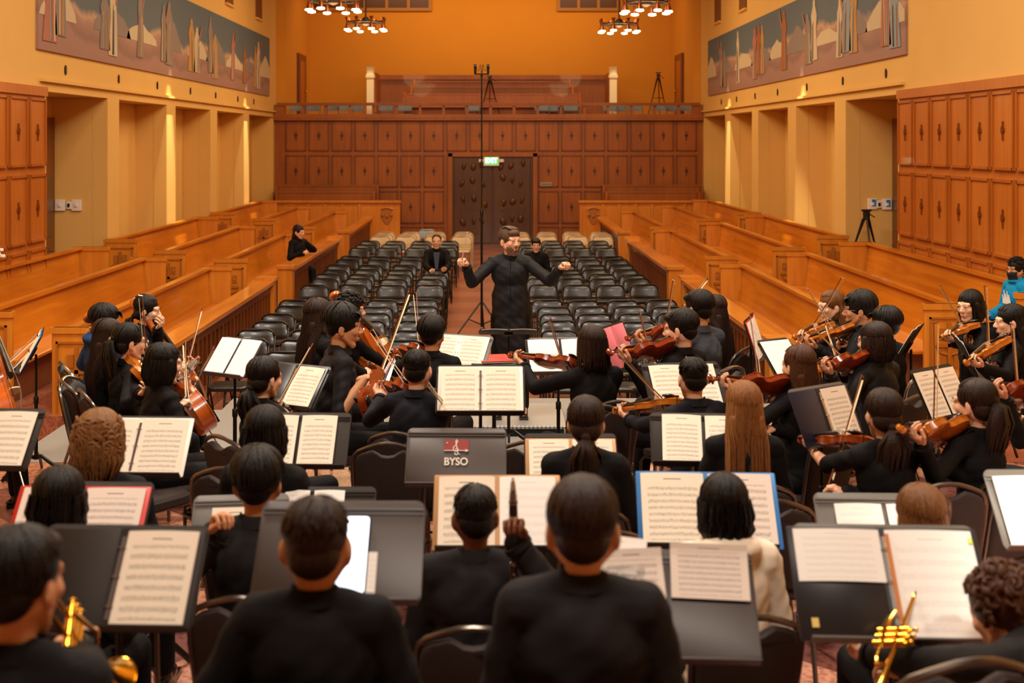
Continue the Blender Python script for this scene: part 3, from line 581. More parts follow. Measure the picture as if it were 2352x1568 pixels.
for r, yy in enumerate(rows):
    for side, XS in (('left', LX), ('right', RX[::-1])):
        for c, x in enumerate(XS):
            if side == 'left' and c == 3 and r in (0,): continue
            blk = 'front' if r < 7 else 'rear'; n = r if r < 7 else r-7
            put(black0, (x+random.uniform(-.035, .035), yy+random.uniform(-.07, .07), 0), random.uniform(-.07, .07), 'black folding chair, %s block %s, %s row, %s' % (side, blk, ORD[n], pos4[c]), 'black folding chairs in the nave')
for r, yy in enumerate((28.9, 29.5, 30.1)):
    for side, XS in (('left', [-2.62, -2.0, -1.35, -.72]), ('right', [2.62, 1.98, 1.3, .66])):
        for c, x in enumerate(XS):
            put(beige0, (x+random.uniform(-.03, .03), yy+random.uniform(-.05, .05), 0), random.uniform(-.05, .05), 'beige folding chair, %s block, %s beige row, %s' % (side, ORD[r], pos4[c]), 'beige folding chairs at the back')
put(blue0, (-1.62, 31.0, 0), .1, 'single blue-grey folding chair behind the beige ones on the left', 'blue-grey folding chairs')
bl = [(680, 37.4), (718, 37.6), (760, 37.3), (795, 37.2), (818, 37.9), (885, 37.5), (930, 37.4), (1085, 37.5), (1245, 37.4), (1268, 37.9), (1312, 37.4), (1402, 37.4), (1424, 37.9), (1460, 37.4), (1515, 37.4), (1548, 37.8), (1580, 37.3)]
for i, (px, yy) in enumerate(bl):
    put(blue0, ((px-CX)*yy/F, yy, ZB+.06-.42), 0 if i % 3 else .15, 'blue-grey folding chair behind the balcony rail, %s from the left' % (ORD+['fourteenth', 'fifteenth', 'sixteenth', 'seventeenth'])[i], 'chairs on the balcony')
# ================================================================ TRIPODS, MICROPHONE STAND
def tripod(px, py_top, Y, h, label, floor, head=True):
    p = U(px, py_top, Y); t = empty('camera_tripod', (p.x, Y, floor), 0, label, 'tripod', 'camera tripods'); H = h
    for a in (.5, 2.6, 4.7):
        b = MB(); c, s_ = math.cos(a), math.sin(a); b.tube([(.03*c, .03*s_, H*.85), (.36*c, .36*s_, .02)], [.018, .012], 6)
        b.tube([(.06*c, .06*s_, H*.85), (.2*c, .2*s_, H*.42)], .014, 6); b.build('leg', M_black, t)
    b = MB(); b.tube([(.2*math.cos(a), .2*math.sin(a), H*.42) for a in (.5, 2.6, 4.7)], .009, 6, closed=True); b.build('spreader', M_black, t)
    b = MB(); b.lathe((0, 0, H*.83), [(.05, 0), (.06, .05), (.04, .1)], 12); b.rbox((0, 0, H*.93), (.1, .12, .09), .02); b.rbox((0, 0, H*.985), (.16, .09, .03), .01); b.tube([(.05, 0, H*.93), (.2, .2, H*.86)], .009, 6)
    b.lathe((0, 0, H*.885), [(.052, 0), (.052, .02)], 12, 1); b.build('head', [M_black, M_red], t)
tripod(1990, 478, 21.0, 1.05, 'black camera tripod standing behind the right-hand pews', U(0, 478, 21.0).z-1.07)
tripod(1512, 184, 39.2, 1.4, 'tripod on the right of the balcony against the ochre wall', ZB+.07); tripod(1125, 184, 38.2, 1.25, 'tripod in the middle of the balcony', ZB+.07)
t = empty('microphone_stand', (-.16, 19.3, 0), 0, 'very tall black microphone stand with a stereo pair behind the conductor', 'microphone stand')
b = MB(); b.tube([(0, 0, .12), (0, 0, 1.9)], .019, 8); b.tube([(0, 0, 1.9), (0, 0, 4.02)], .012, 8); b.lathe((0, 0, 1.86), [(.028, 0), (.03, .08), (.018, .1)], 10); b.lathe((0, 0, 2.6), [(.018, 0), (.022, .08), (.014, .1)], 10); b.build('pole', M_black, t)
for a in (-2.7, -.55, 1.5):
    b = MB(); c, s_ = math.cos(a), math.sin(a); b.tube([(.02*c, .02*s_, .5), (.42*c, .42*s_, .02)], .013, 6); b.tube([(.02*c, .02*s_, .16), (.22*c, .22*s_, .25)], .009, 6); b.build('leg', M_black, t)
b = MB(); b.tube([(-.11, 0, 4.05), (.11, 0, 4.05)], .012, 6); b.tube([(0, 0, 4.0), (0, 0, 4.06)], .02, 8); b.build('crossbar', M_black, t)
for s_ in (-1, 1):
    b = MB(); b.tube([(s_*.1, 0, 4.05), (s_*.1, 0, 4.14)], .02, 8); b.tube([(s_*.1, .05, 4.15), (s_*.1, -.1, 4.18)], .025, 10); b.tube([(s_*.1, .05, 4.15), (s_*.05, .06, 4.1), (s_*.02, .02, 4.2), (0, .02, 4.05)], .006, 5); b.build('microphone', M_black, t)
# small microphone base on the left
t = empty('floor_microphone', U(32, 1098, 9.0)*0+Vector((U(32, 1098, 9.5).x, 9.5, FS)), 0, 'small round-based microphone stand on the tiles at the left edge', 'microphone stand')
b = MB(); b.lathe((0, 0, 0), [(.085, 0), (.085, .02), (.03, .035)], 20); b.build('base', M_black, t); b = MB(); b.tube([(0, 0, .03), (-.02, 0, .1), (-.1, 0, .3)], .009, 6); b.build('gooseneck', M_black, t)
# podium
t = empty('podium', (.08, 11.3, FS), 0, 'low podium with a perforated metal top under the conductor', 'podium')
mm = mat('podium_mesh', 'a09c94', .5, .3); N, Lk = nodes_of(mm); ck = N.new('ShaderNodeTexChecker'); ck.inputs['Scale'].default_value = 55; tc = N.new('ShaderNodeTexCoord'); Lk.new(tc.outputs['Object'], ck.inputs['Vector'])
ck.inputs['Color1'].default_value = (.5, .48, .45, 1); ck.inputs['Color2'].default_value = (.14, .13, .12, 1); Lk.new(ck.outputs['Color'], N['Principled BSDF'].inputs['Base Color'])
b = MB(); b.rbox((0, 0, .085), (1.15, .95, .03), .03); b.build('deck', mm, t, False); b = MB(); b.box((0, 0, .035), (1.1, .9, .07)); b.build('base', M_black, t, False)
# flowers peeping in at the left edge
t = empty('flower_arrangement', U(-4, 600, 14.0), 0, 'pale flowers at the far left edge before the wood panelling', 'flowers'); b = MB()
b.tube([(-.05, 0, -.45), (0, 0, 0)], .01, 5); b.tube([(-.05, 0, -.45), (-.08, 0, .02)], .01, 5); b.lathe((-.06, 0, -.75), [(.07, 0), (.1, .15), (.06, .3)], 14); b.build('stems', mat('stem_green', '5c6440', .6), t)
for dx, dz in ((0, .03), (.05, .0), (-.06, .05), (.03, .07)):
    b = MB(); [b.ell((dx+.018*math.cos(a), .018*math.sin(a), dz+.06), (.014, .014, .02), n=6, m=4) for a in np.linspace(0, 5.2, 6)]; b.build('blossom', M_paper, t)
# ================================================================ INSTRUMENTS
def body_outline(L_, half):
    ts = [(0, 0), (.012, .3), (.05, .7), (.12, .93), (.2, 1), (.3, .97), (.38, .86), (.43, .70), (.455, .64), (.50, .56), (.56, .53), (.62, .56), (.66, .64), (.685, .70), (.73, .77), (.80, .81), (.88, .74), (.95, .5), (.985, .28), (1, 0)]
    return [(t*L_, w_*half) for t, w_ in ts]
def fiddle(kind, varn):
    S = {'violin': (.356, .104, .034, .59), 'viola': (.40, .12, .038, .66), 'cello': (.75, .22, .115, 1.22)}[kind]; L_, hw, th, TL = S; k = L_/.356
    t = empty(kind, (0, 0, 0)); out = body_outline(L_, hw); b = MB(); nx = 9
    def plate(zs, sgn, over):
        P = []; 
        for y, w_ in out:
            w2 = w_+over if w_ > 0 else 0
            for i in range(nx):
                u = i/(nx-1)*2-1; ar = .014*k*(1-u*u)**1.0*min(1, w_/(hw*.5)) if w_ > 0 else 0; P.append((u*w2, y, zs+sgn*ar))
        fs = []
        for j in range(len(out)-1):
            for i in range(nx-1): a = j*nx+i; f_ = (a, a+1, a+nx+1, a+nx); fs.append(f_ if sgn > 0 else f_[::-1])
        b.add(P, fs)
        P2 = [(u*(w_+over if w_ > 0 else 0), y, zs-sgn*.004*k) for y, w_ in out for u in (-1, 1)]
        P3 = [(u*(w_+over if w_ > 0 else 0), y, zs) for y, w_ in out for u in (-1, 1)]; q = len(P2); fs = []
        for j in range(len(out)-1):
            for e in (0, 1): a, c = j*2+e, j*2+2+e; fs.append((a, c, q+c, q+a))
            fs.append((j*2, j*2+1, j*2+3, j*2+2))
        b.add(P2+P3, fs)
    plate(th/2, 1, .003*k); plate(-th/2, -1, .003*k)
    P = []; fs = []; ring = [(-w_, y) for y, w_ in out]+[(w_, y) for y, w_ in out[::-1][1:-1]]; n = len(ring)
    for z in (-th/2, th/2): P += [(x, y, z) for x, y in ring]
    fs = [(i, (i+1) % n, n+(i+1) % n, n+i) for i in range(n)]; b.add(P, fs); b.build('body', varn, t, True, 50)
    for s_ in (-1, 1):
        f = MB(); f.tube([(s_*.030*k+s_*.006*k*math.sin(a*3), (.155+.075*a)*k, th/2+.0135*k) for a in np.linspace(0, 1, 9)], [.005*k]+[.0028*k]*7+[.005*k], 6, flat=.5); f.build('sound_hole', M_ebony, t)
    nk = TL-L_; b = MB(); b.tube([(0, L_-.01*k, th/2-.008*k), (0, L_+nk*.5, th/2-.002*k), (0, L_+nk*.62, th/2)], [.017*k, .013*k, .013*k], 10, flat=1.0)
    b.box((0, L_+.0, 0), (.03*k, .02*k, th)); b.build('neck', varn, t)
    b = MB(); b.tube([(0, L_*.72, th/2+.024*k), (0, L_+nk*.6, th/2+.013*k)], [.021*k, .012*k], 10, flat=.45); b.build('fingerboard', M_ebony, t)
    b = MB(); y0 = L_+nk*.6; b.tube([(0, y0, th/2+.002*k), (0, y0+nk*.28, th/2-.008*k)], [.0125*k, .010*k], 8)
    sp = []; c = Vector((0, y0+nk*.34, th/2-.004*k)); 
    for a in np.linspace(0, 4.2*PI, 34): r = (.020-.0145*a/(4.2*PI))*k; sp.append(c+Vector((0, -r*math.cos(a+.4), -r*math.sin(a+.4))))
    b.tube(sp, [.009*k]*12+[.0075*k]*12+[.006*k]*10, 8, up=(1, 0, 0), flat=1.3); b.lathe(c-Vector((.014*k, 0, 0)), [(.007*k, 0), (.007*k, .028*k)], 10, axis=(1, 0, 0)); b.build('scroll', varn, t)
    for i in range(4):
        yy = y0+nk*(.07+.06*i); s_ = 1 if i % 2 else -1; b = MB(); b.tube([(-s_*.012*k, yy, th/2-.002*k), (s_*.028*k, yy, th/2-.002*k)], .0035*k, 6); b.ell((s_*.034*k, yy, th/2-.002*k), (.008*k, .004*k, .009*k), n=8, m=6); b.build('peg', M_ebony, t)
    b = MB(); b.prism([(-.021*k, 0), (.021*k, 0), (.019*k, .02*k), (.012*k, .031*k), (-.012*k, .031*k), (-.019*k, .02*k)], -.0018*k, .0018*k, fn=lambda x, y, h: Vector((x, L_*.545+h, th/2+.009*k+y))); b.build('bridge', M_bowhair, t)
    b = MB(); b.prism([(-.008*k, .012*k), (.008*k, .012*k), (.021*k, L_*.30), (-.021*k, L_*.30)], th/2+.014*k, th/2+.024*k); b.build('tailpiece', M_ebony, t)
    b = MB()
    for i in range(4): x = (i-1.5)*.0105*k; b.tube([(x, L_*.30, th/2+.026*k), (x*1.05, L_*.545, th/2+.041*k), (x*.5, L_+nk*.6, th/2+.02*k)], .0011*k, 4)
    b.build('strings', M_chrome, t)
    if kind != 'cello':
        b = MB(); b.ell((-.045*k, .045*k, th/2+.022*k), (.045*k, .032*k, .011*k)); b.tube([(-.02*k, .002, -th/2), (-.02*k, .002, th/2+.012*k)], .003*k, 6); b.build('chin_rest', M_ebony, t)
        b = MB(); b.tube([(x*k, (.05+.02*math.cos(x*20))*k, -th/2-.028*k) for x in np.linspace(-.09, .09, 9)], .009*k, 8, flat=.5); b.tube([(-.08*k, .05*k, -th/2-.02*k), (-.085*k, .07*k, -th/2)], .004*k, 6); b.tube([(.08*k, .05*k, -th/2-.02*k), (.085*k, .07*k, -th/2)], .004*k, 6); b.build('shoulder_rest', M_black, t)
    else:
        b = MB(); b.tube([(0, 0, 0), (0, -.34, 0)], .005, 6); b.build('endpin', M_chrome, t)
    return t
def bow_proto():
    t = empty('bow', (0, 0, 0)); b = MB(); L_ = .74
    b.tube([(0, y, -.012*math.sin(PI*y/L_)+.006) for y in np.linspace(0, L_, 10)], [.0048]*4+[.0042]*3+[.0034]*3, 8); b.tube([(0, L_-.004, .004), (0, L_+.004, -.022)], [.005, .003], 6); b.build('stick', M_bowst, t)
    b = MB(); b.box((0, L_/2+.03, -.0215), (.010, L_-.09, .0018)); b.build('hair', M_bowhair, t, False)
    b = MB(); b.rbox((0, .055, -.012), (.012, .05, .022), .003); b.lathe((0, -.02, .006), [(.0055, 0), (.0055, .018)], 10, axis=(0, 1, 0)); b.build('frog', M_ebony, t)
    return t
FID = {('violin', 0): fiddle('violin', M_varnish), ('violin', 1): fiddle('violin', M_varnishb), ('viola', 0): fiddle('viola', M_varnish), ('viola', 1): fiddle('viola', M_varnishb), ('cello', 0): fiddle('cello', M_cellov)}
BOW = bow_proto(); usedp = set()
def inst(proto, p, R, label, cat, group):
    c = proto if proto.name not in usedp else copy_tree(proto); usedp.add(proto.name); place(c, p, R); tag(c, label, cat, group); return c
# ================================================================ PEOPLE
def rotz(a): return Matrix.Rotation(a, 3, 'Z')
HANDS = {}
def hand_mesh(pose, side):
    """wrist at origin, fingers +y, palm faces -z, thumb on +x side for a left hand seen palm down (side=+1)"""
    key = (pose, side)
    if key in HANDS: return HANDS[key]
    b = MB(); b.cap2((0, -.035, 0), (0, .005, 0), .024, .024); b.ell((0, .045, -.002), (.040, .052, .0155)); b.cap2((-.022, .06, 0), (.024, .066, 0), .0155, .016); b.cap2((.02, .02, -.006), (.03, .045, -.012), .014, .012)
    curls = {'grip': (55, 60, 35), 'hold': (38, 50, 30), 'relaxed': (18, 25, 15), 'pinch': (58, 52, 20)}[pose]
    for i, (x, L_, sp) in enumerate(((.030, .072, 6), (.010, .080, 1), (-.011, .075, -4), (-.030, .060, -9))):
        p = Vector((x, .082-.004*abs(i-1), 0)); a = 0; extra = (0, 4, 8, 12)[i]; seg = (L_*.44, L_*.32, L_*.26); r = .0092 if i < 3 else .0082
        for q in range(3):
            a += math.radians(curls[q]+extra*(q == 0)); sa = math.radians(sp); d = Vector((math.sin(sa)*math.cos(a), math.cos(a)*math.cos(sa), -math.sin(a))); n = p+d*seg[q]; b.cap2(p, n, r, r*.9, n=8); p = n; r *= .92
    th = {'grip': ((.045, .05, -.028), (.035, .078, -.045)), 'hold': ((.052, .052, -.02), (.048, .082, -.036)), 'relaxed': ((.056, .05, -.01), (.066, .08, -.018)), 'pinch': ((.046, .054, -.03), (.03, .084, -.046))}[pose]
    b.cap2((.026, .016, -.004), th[0], .0135, .0115, n=8); b.cap2(th[0], th[1], .0112, .0092, n=8)
    if side < 0: b.v = [(-x, y, z) for x, y, z in b.v]; b.f = [f[::-1] for f in b.f]
    m = b.remesh(.0034, 2); HANDS[key] = m; return m
def ik(S, W, a, b_, pole):
    d = W-S; L_ = d.length; mx = (a+b_)*.998
    if L_ > mx: s_ = L_/mx; a *= s_; b_ *= s_
    d.normalize(); x = (a*a-b_*b_+L_*L_)/(2*L_) if L_ > 1e-4 else 0; h = math.sqrt(max(0, a*a-x*x)); pv = (pole-d*pole.dot(d)).normalized()
    return S+d*x+pv*h
def head_prims(b, hc, R, k, male, ear=1.0):
    def P(x, y, z): return hc+R @ Vector((x*k, y*k, z*k))
    e = lambda c, r, RR=None: b.ell(P(*c), tuple(q*k for q in r), R=R if RR is None else R @ RR, n=20, m=14)
    c = lambda a, b2, ra, rb=None: b.cap2(P(*a), P(*b2), ra*k, (ra if rb is None else rb)*k, n=12)
    e((0, -.014, .034), (.0735, .093, .078)); e((0, .026, -.026), (.060, .064, .082)); e((0, -.01, -.03), (.062, .07, .07))
    c((-.012, .058, -.100), (.012, .058, -.100), .020 if not male else .0225)
    for s_ in (-1, 1):
        c((s_*.053, -.004, -.045), (s_*.022, .052, -.092), .019); e((s_*.037, .060, -.022), (.024, .024, .024)); c((s_*.045, .065, .026), (s_*.012, .082, .022), .011, .010)
        if ear:
            e((s_*.078, -.012, -.012), (.009, .019, .031), Matrix.Rotation(s_*.35, 3, 'Z') @ Matrix.Rotation(-.18, 3, 'X')); c((s_*.070, -.002, -.034), (s_*.076, -.008, -.038), .010)
        e((s_*.0125, .094, -.030), (.0085, .010, .008))
    c((0, .082, .010), (0, .106, -.024), .0080, .0105)
    for s_ in (-1, 1): c((s_*.042, .080, .0135), (s_*.018, .086, .0135), .0058); c((s_*.042, .078, -.0045), (s_*.018, .084, -.0055), .0055)
    c((-.018, .083, -.060), (.018, .083, -.060), .0075); c((-.015, .083, -.069), (.015, .083, -.069), .008)
def hair_build(style, hm, hc, R, k, parent, rnd, neckp, u_dir, back):
    """style: dict name + params. hc head centre, back: world-ish vector pointing to the back of the person"""
    def P(x, y, z): return hc+R @ Vector((x*k, y*k, z*k))
    b = MB(); st = style; base = {'buzz': (.0765, .096, .081), 'short': (.081, .099, .086), 'fluffy': (.090, .106, .095), 'curly': (.092, .106, .096)}.get(st, (.082, .100, .087))
    b.ell(P(0, -.022, .036), tuple(q*k for q in base), R=R, n=24, m=16)
    if st in ('buzz', 'short', 'fluffy', 'curly', 'undercut'): b.ell(P(0, -.052, -.012), (.064*k, .056*k, .060*k), R=R)
    if st in ('short', 'undercut', 'fluffy'): b.ell(P(0, .042, .072), (.058*k, .05*k, .034*k), R=R)
    # clumps of strands running from the crown over the skull
    crown = Vector((0, -.035, .03)); ax = Vector((base[0], base[1], base[2]))
    n = {'buzz': 240, 'short': 300, 'fluffy': 260, 'undercut': 260, 'curly': 0}.get(st, 260)
    for i in range(n):
        az = rnd.uniform(0, 2*PI); front = math.cos(az)  # +y is az=0
        mxa = {'buzz': 1.75, 'short': 1.95, 'fluffy': 2.0}.get(st, 2.1)
        if front > .55: mxa = {'fluffy': 1.25, 'long': 1.1, 'bob': 1.35, 'short': 1.05}.get(st, 1.05)
        elif front > -.1 and st in ('buzz', 'short', 'fluffy'): mxa = 1.45
        el = mxa*rnd.uniform(.8, 1.0); st0 = rnd.uniform(0, .5) if st != 'buzz' else rnd.uniform(.2, 1.2); pts = []; lift = rnd.uniform(.99, 1.05 if st in ('buzz',) else 1.07 if st != 'fluffy' else 1.13); wob = rnd.uniform(-.4, .4)
        for q in range(6):
            a = st0+(el-st0)*q/5; a2 = az+wob*q/5
            pts.append(P(math.sin(a2)*math.sin(a)*ax.x*lift, -.022+math.cos(a2)*math.sin(a)*ax.y*lift-.01*(1-q/5), .036+math.cos(a)*ax.z*lift))
        r = rnd.uniform(.0035, .0075)*k*(.75 if st == 'buzz' else 1)*(1.25 if st == 'fluffy' else 1); b.tube(pts, [r*.5, r, r, r*.9, r*.7, r*.15], 5, flat=.5)
    if st == 'fluffy':
        for i in range(26):
            az = rnd.uniform(-.9, .9); pts = [P(math.sin(az)*.05, .03, .10), P(math.sin(az)*.075, .085, .085), P(math.sin(az)*.08+.01, .1, .045+rnd.uniform(-.012, .01))]; b.tube(pts, [.009*k, .010*k, .001], 5, flat=.5)
    if st == 'curly':
        for i in range(170):
            az = rnd.uniform(0, 2*PI); el = rnd.uniform(0, 2.0 if math.cos(az) < .3 else 1.15); p = P(math.sin(az)*math.sin(el)*ax.x, -.022+math.cos(az)*math.sin(el)*ax.y, .03+math.cos(el)*ax.z)
            ph = rnd.uniform(0, 6); rr = rnd.uniform(.011, .018)*k; e1 = Vector((rnd.gauss(0, 1), rnd.gauss(0, 1), rnd.gauss(0, 1))).normalized(); e2 = e1.orthogonal().normalized()
            b.tube([p+(e1*math.cos(ph+a)+e2*math.sin(ph+a))*rr for a in np.linspace(0, 4.5, 7)], [.003*k, .008*k, .009*k, .009*k, .008*k, .007*k, .002*k], 6)
    bk = back; dn = Vector((0, 0, -1))
    if st in ('bob', 'bobwave'):
        b.ell(P(0, -.035, -.045), (.086*k, .078*k, .085*k), R=R)
        for s_ in (-1, 1): b.cap2(P(s_*.07, .005, .02), P(s_*.075, .0, -.075), .026*k, .022*k)
        for i in range(130):
            az = rnd.uniform(.6, 2*PI-.6); r0 = Vector((math.sin(az)*.086, -.028+math.cos(az)*.088, .01)); wv = rnd.uniform(-.01, .01); out = 1.02+rnd.uniform(0, .08)
            L_ = rnd.uniform(.10, .125)*(1 if st == 'bob' else 1.1); pts = [P(r0.x*out, r0.y*out, .03), P(r0.x*out*1.03+wv, r0.y*out*1.03, -.03), P(r0.x*out*.99-wv, r0.y*out, -.075), P(r0.x*.82, r0.y*.88, -.015-L_)]
            b.tube(pts, [.006*k, .011*k, .011*k, .002*k], 5, flat=.5)
        if st == 'bobwave':
            for i in range(230):
                az = rnd.uniform(.7, 2*PI-.7); zz = rnd.uniform(-.11, .08); q = math.sqrt(max(.15, 1-((zz)/.14)**2)); p = P(math.sin(az)*.098*q, -.03+math.cos(az)*.1*q, zz); ph = rnd.uniform(0, 6); rr = rnd.uniform(.013, .021)*k
                e1 = R @ Vector((math.cos(az), -math.sin(az), 0)); e2 = Vector((0, 0, 1)); b.tube([p+(e1*math.cos(ph+a)+e2*math.sin(ph+a))*rr for a in np.linspace(0, 4, 7)], [.002*k]+[.0062*k]*5+[.0015*k], 5)
    if st in ('long', 'longthin'):
        LL = .46 if st == 'long' else .40; wd = .10 if st == 'long' else .085
        b.ell(P(0, -.04, -.05), (.085*k, .072*k, .11*k), R=R)
        tail = hc+R @ Vector((0, -.06*k, -.10*k)); base_ = [tail+bk*.035+dn*(.02+.0*k), tail+bk*.075*k+dn*LL*.45*k, tail+bk*.085*k+dn*LL*.8*k]
        sd = Vector((-bk.y, bk.x, 0)).normalized()
        for i in range(150):
            s_ = rnd.uniform(-1, 1); dep = rnd.uniform(-.02, .03); az = PI-s_*1.5; top = P(math.sin(az)*.084, -.025+math.cos(az)*.088, rnd.uniform(0, .05)); e = rnd.uniform(.85, 1.08)
            pts = [top, hc+R @ Vector((math.sin(az)*.09*k, (-.03+math.cos(az)*.085)*k, -.07*k)), hc+sd*s_*wd*k+bk*(.095+dep)*k+dn*.18*k*e, hc+sd*s_*wd*1.03*k+bk*(.115+dep)*k+dn*(.12+LL*.5)*k*e, hc+sd*s_*wd*(.9+rnd.uniform(-.08, .08))*k+bk*(.10+dep)*k+dn*(.11+LL*.85)*k*e]
            b.tube(pts, [.006*k, .012*k, .013*k, .012*k, .002*k], 5, flat=.6)
        for i in range(3): b.cap2(hc+sd*(i-1)*.045*k+bk*.075*k+dn*.05*k, hc+sd*(i-1)*.045*k+bk*.095*k+dn*(.06+LL*.62)*k, .042*k, .03*k)
    if st in ('pony', 'lowpony'):
        a0 = P(0, -.112, .02) if st == 'pony' else P(0, -.098, -.055); sd = Vector((-bk.y, bk.x, 0)).normalized(); LL = .30 if st == 'pony' else .22
        b.ell(P(0, -.05, -.025), (.072*k, .06*k, .06*k), R=R); b.ell(a0, (.024*k,)*3)
        for i in range(60):
            s_ = rnd.gauss(0, .016); d_ = rnd.gauss(0, .012); e = rnd.uniform(.75, 1.05)
            b.tube([a0, a0+bk*(.035+d_)*k+sd*s_*k+dn*.03*k, a0+bk*(.035+d_*1.6)*k+sd*s_*1.9*k+dn*LL*.45*k*e, a0+bk*(.01+d_)*k+sd*(s_*2.0)*k+dn*LL*k*e], [.010*k, .012*k, .012*k, .002*k], 5, flat=.6)
    if st == 'shag':
        b.ell(P(0, -.04, -.05), (.082*k, .075*k, .10*k), R=R)
        for i in range(150):
            az = rnd.uniform(.75, 2*PI-.75); o = rnd.uniform(1, 1.1); pts = [P(math.sin(az)*.083*o, -.024+math.cos(az)*.09*o, .04), P(math.sin(az)*.09*o, -.03+math.cos(az)*.092*o, -.06), P(math.sin(az)*.085*o+rnd.uniform(-.02, .02), -.04+math.cos(az)*.085, -.15+rnd.uniform(-.02, .03))]
            b.tube(pts, [.008*k, .013*k, .001], 5, flat=.5)
    return b.build('hair', hm, parent, True, 60)
NP = [0]
def person(label, px, pyt, Y, th, head=None, hair='short', hm=None, top='shirt', topm=None, skin=0, male=True, lean=.06, LH=None, RH=None, floor=FS, mode='sit', face=False, k=None, pitch=.12, roll=0, pants=None, hp=('hold', 'hold'), sleeve=1.0, vox=.0075, seat=True, hairlift=.012, glasses=False, spread=1.0, knee=1.0, sw=1.0, chairk='dark', nochairlabel=None, elbow=(None, None), hs=1.06):
    """th: facing, degrees from +Y towards +X; head: facing of the head (absolute). LH/RH: world wrist-grip targets"""
    th = math.radians(th); hd = math.radians(head) if head is not None else th; rnd = random.Random(NP[0]*17+5); NP[0] += 1
    topp = U(px, pyt, Y); cl, sl = math.cos(lean), math.sin(lean)
    if mode == 'sit': hz0 = .46; den = .08+.70*cl+.115+hairlift; kk = (topp.z-floor-hz0)/den
    else: hz0 = 0; den = .915+.70*cl+.115+hairlift; kk = (topp.z-floor)/den
    if k is None: k = max(.86, min(1.14, kk))
    if abs(kk-k) > .03: print('person scale', label[:40], round(kk, 2), '->', round(k, 2))
    hipz = hz0+.08*k if mode == 'sit' else .915*k
    fwd_off = .70*sl*k; loc = Vector((topp.x-math.sin(th)*fwd_off, topp.y-math.cos(th)*fwd_off, floor))
    root = empty('person', loc, -th, label, 'person'); Ri = rotz(th)                    # world -> local
    def W2L(p): return Ri @ (Vector(p)-loc)
    hip = Vector((0, 0, hipz)); Yl = Vector((0, cl, -sl)); ul = Vector((0, sl, cl))
    def T(x, y, t): return hip+Vector((x*k, 0, 0))+Yl*(y*k)+ul*(t*k)
    hh = hd-th; Rh = Matrix.Rotation(-hh, 3, 'Z') @ Matrix.Rotation(-pitch, 3, 'X') @ Matrix.Rotation(roll, 3, 'Y')
    kh = k*hs; hc = T(0, .015, .70-.112*(hs-1)); s = 1.0 if male else .92; s *= sw; skm = SKINS[skin]
    shL, shR = T(-.165*s, 0, .485), T(.165*s, 0, .485); a_, f_ = .285*k, .25*k
    def defhand(sd): return T(sd*.16, .36, .14)
    LW = W2L(LH) if LH is not None else defhand(-1); RW = W2L(RH) if RH is not None else defhand(1)
    arms = []
    for sd, S, G, pose, el in ((-1, shL, LW, hp[0], elbow[0]), (1, shR, RW, hp[1], elbow[1])):
        dG = (G-S); wr = G-(dG.normalized()*.55+Vector((0, .25, .35))).normalized()*.085*k
        pole = Vector(el) if el else Vector((sd*(.75 if (LH if sd < 0 else RH) is not None else .3), -.15, -.9)); E = ik(S, wr.copy(), a_, f_, pole); arms.append((sd, S, E, wr, G, pose))
    # body : one continuous skin surface
    b = MB(); e = lambda c, r: b.ell(c, tuple(q*k for q in r), n=18, m=12)
    e(T(0, 0, .02), (.140*s, .10, .10)); e(T(0, .0, .20), (.112*s, .080, .15)); e(T(0, 0, .37), (.128*s, .085, .13)); b.cap2(shL*.92+shR*.08, shR*.92+shL*.08, .040*k); b.cap2(T(-.03, 0, .50), T(.03, 0, .50), .06*k)
    b.cap2(T(0, -.005, .48), hc+Rh @ Vector((0, -.02, -.05))*k, .050*k*(1 if male else .88), .047*k*(1 if male else .88))
    for sd in (-1, 1): b.cap2(T(sd*.03, -.01, .55), T(sd*.11*s, -.005, .49), .026*k, .028*k)
    head_prims(b, hc, Rh, kh, male)
    for sd, S, E, wr, G, pose in arms: sv = (sleeve[0 if sd < 0 else 1] if isinstance(sleeve, (tuple, list)) else sleeve); b.cap2(S, E, .034*k*s, (.030 if sv > .6 else .038)*k*s); b.cap2(E, wr, (.029 if sv > .6 else .043)*k*s, .026*k*s)
    if mode == 'sit':
        kz = (.46+.065*k); legs = [(hip+Vector((sd*.09*k, 0, -.01)), Vector((sd*.15*k*spread, .43*k*knee, kz)), Vector((sd*.15*k*spread, (.47*knee if knee < 1.05 else .5)*k, .09))) for sd in (-1, 1)]
    else: legs = [(hip+Vector((sd*.09*k, 0, -.01)), Vector((sd*.11*k, .02, .50*k)), Vector((sd*.12*k, 0, .08*k))) for sd in (-1, 1)]
    for h_, kn, an in legs: b.cap2(h_, kn, .066*k, .045*k); b.cap2(kn, an, .044*k, .034*k); b.cap2(an, an+Vector((0, .12*k, -.045)), .035*k, .028*k)
    body = b.remesh(.0062 if face else .0085, 2 if face else 3)
    for sd, S, E, wr, G, pose in arms:
        hm_ = hand_mesh(pose, -sd); yd = (G-wr).normalized()
        if yd.length < .5: yd = Vector((0, 1, 0))
        pn = Vector((0, 0, -1)) if pose != 'hold' else Vector((sd*-.5, .1, -.7))
        if sd < 0 and LH is not None and pose == 'hold': pn = Vector((.35, -.1, .9))     # left hand under a neck: palm up
        z = -(pn-yd*pn.dot(yd)); z = z.normalized() if z.length > .05 else yd.orthogonal().normalized(); x = yd.cross(z).normalized()
        M = Matrix.Translation(wr) @ Matrix((x, yd, z)).transposed().to_4x4() @ Matrix.Scale(k, 4); body.join(hm_, M)
    body.build('body', skm, root, True, 60)
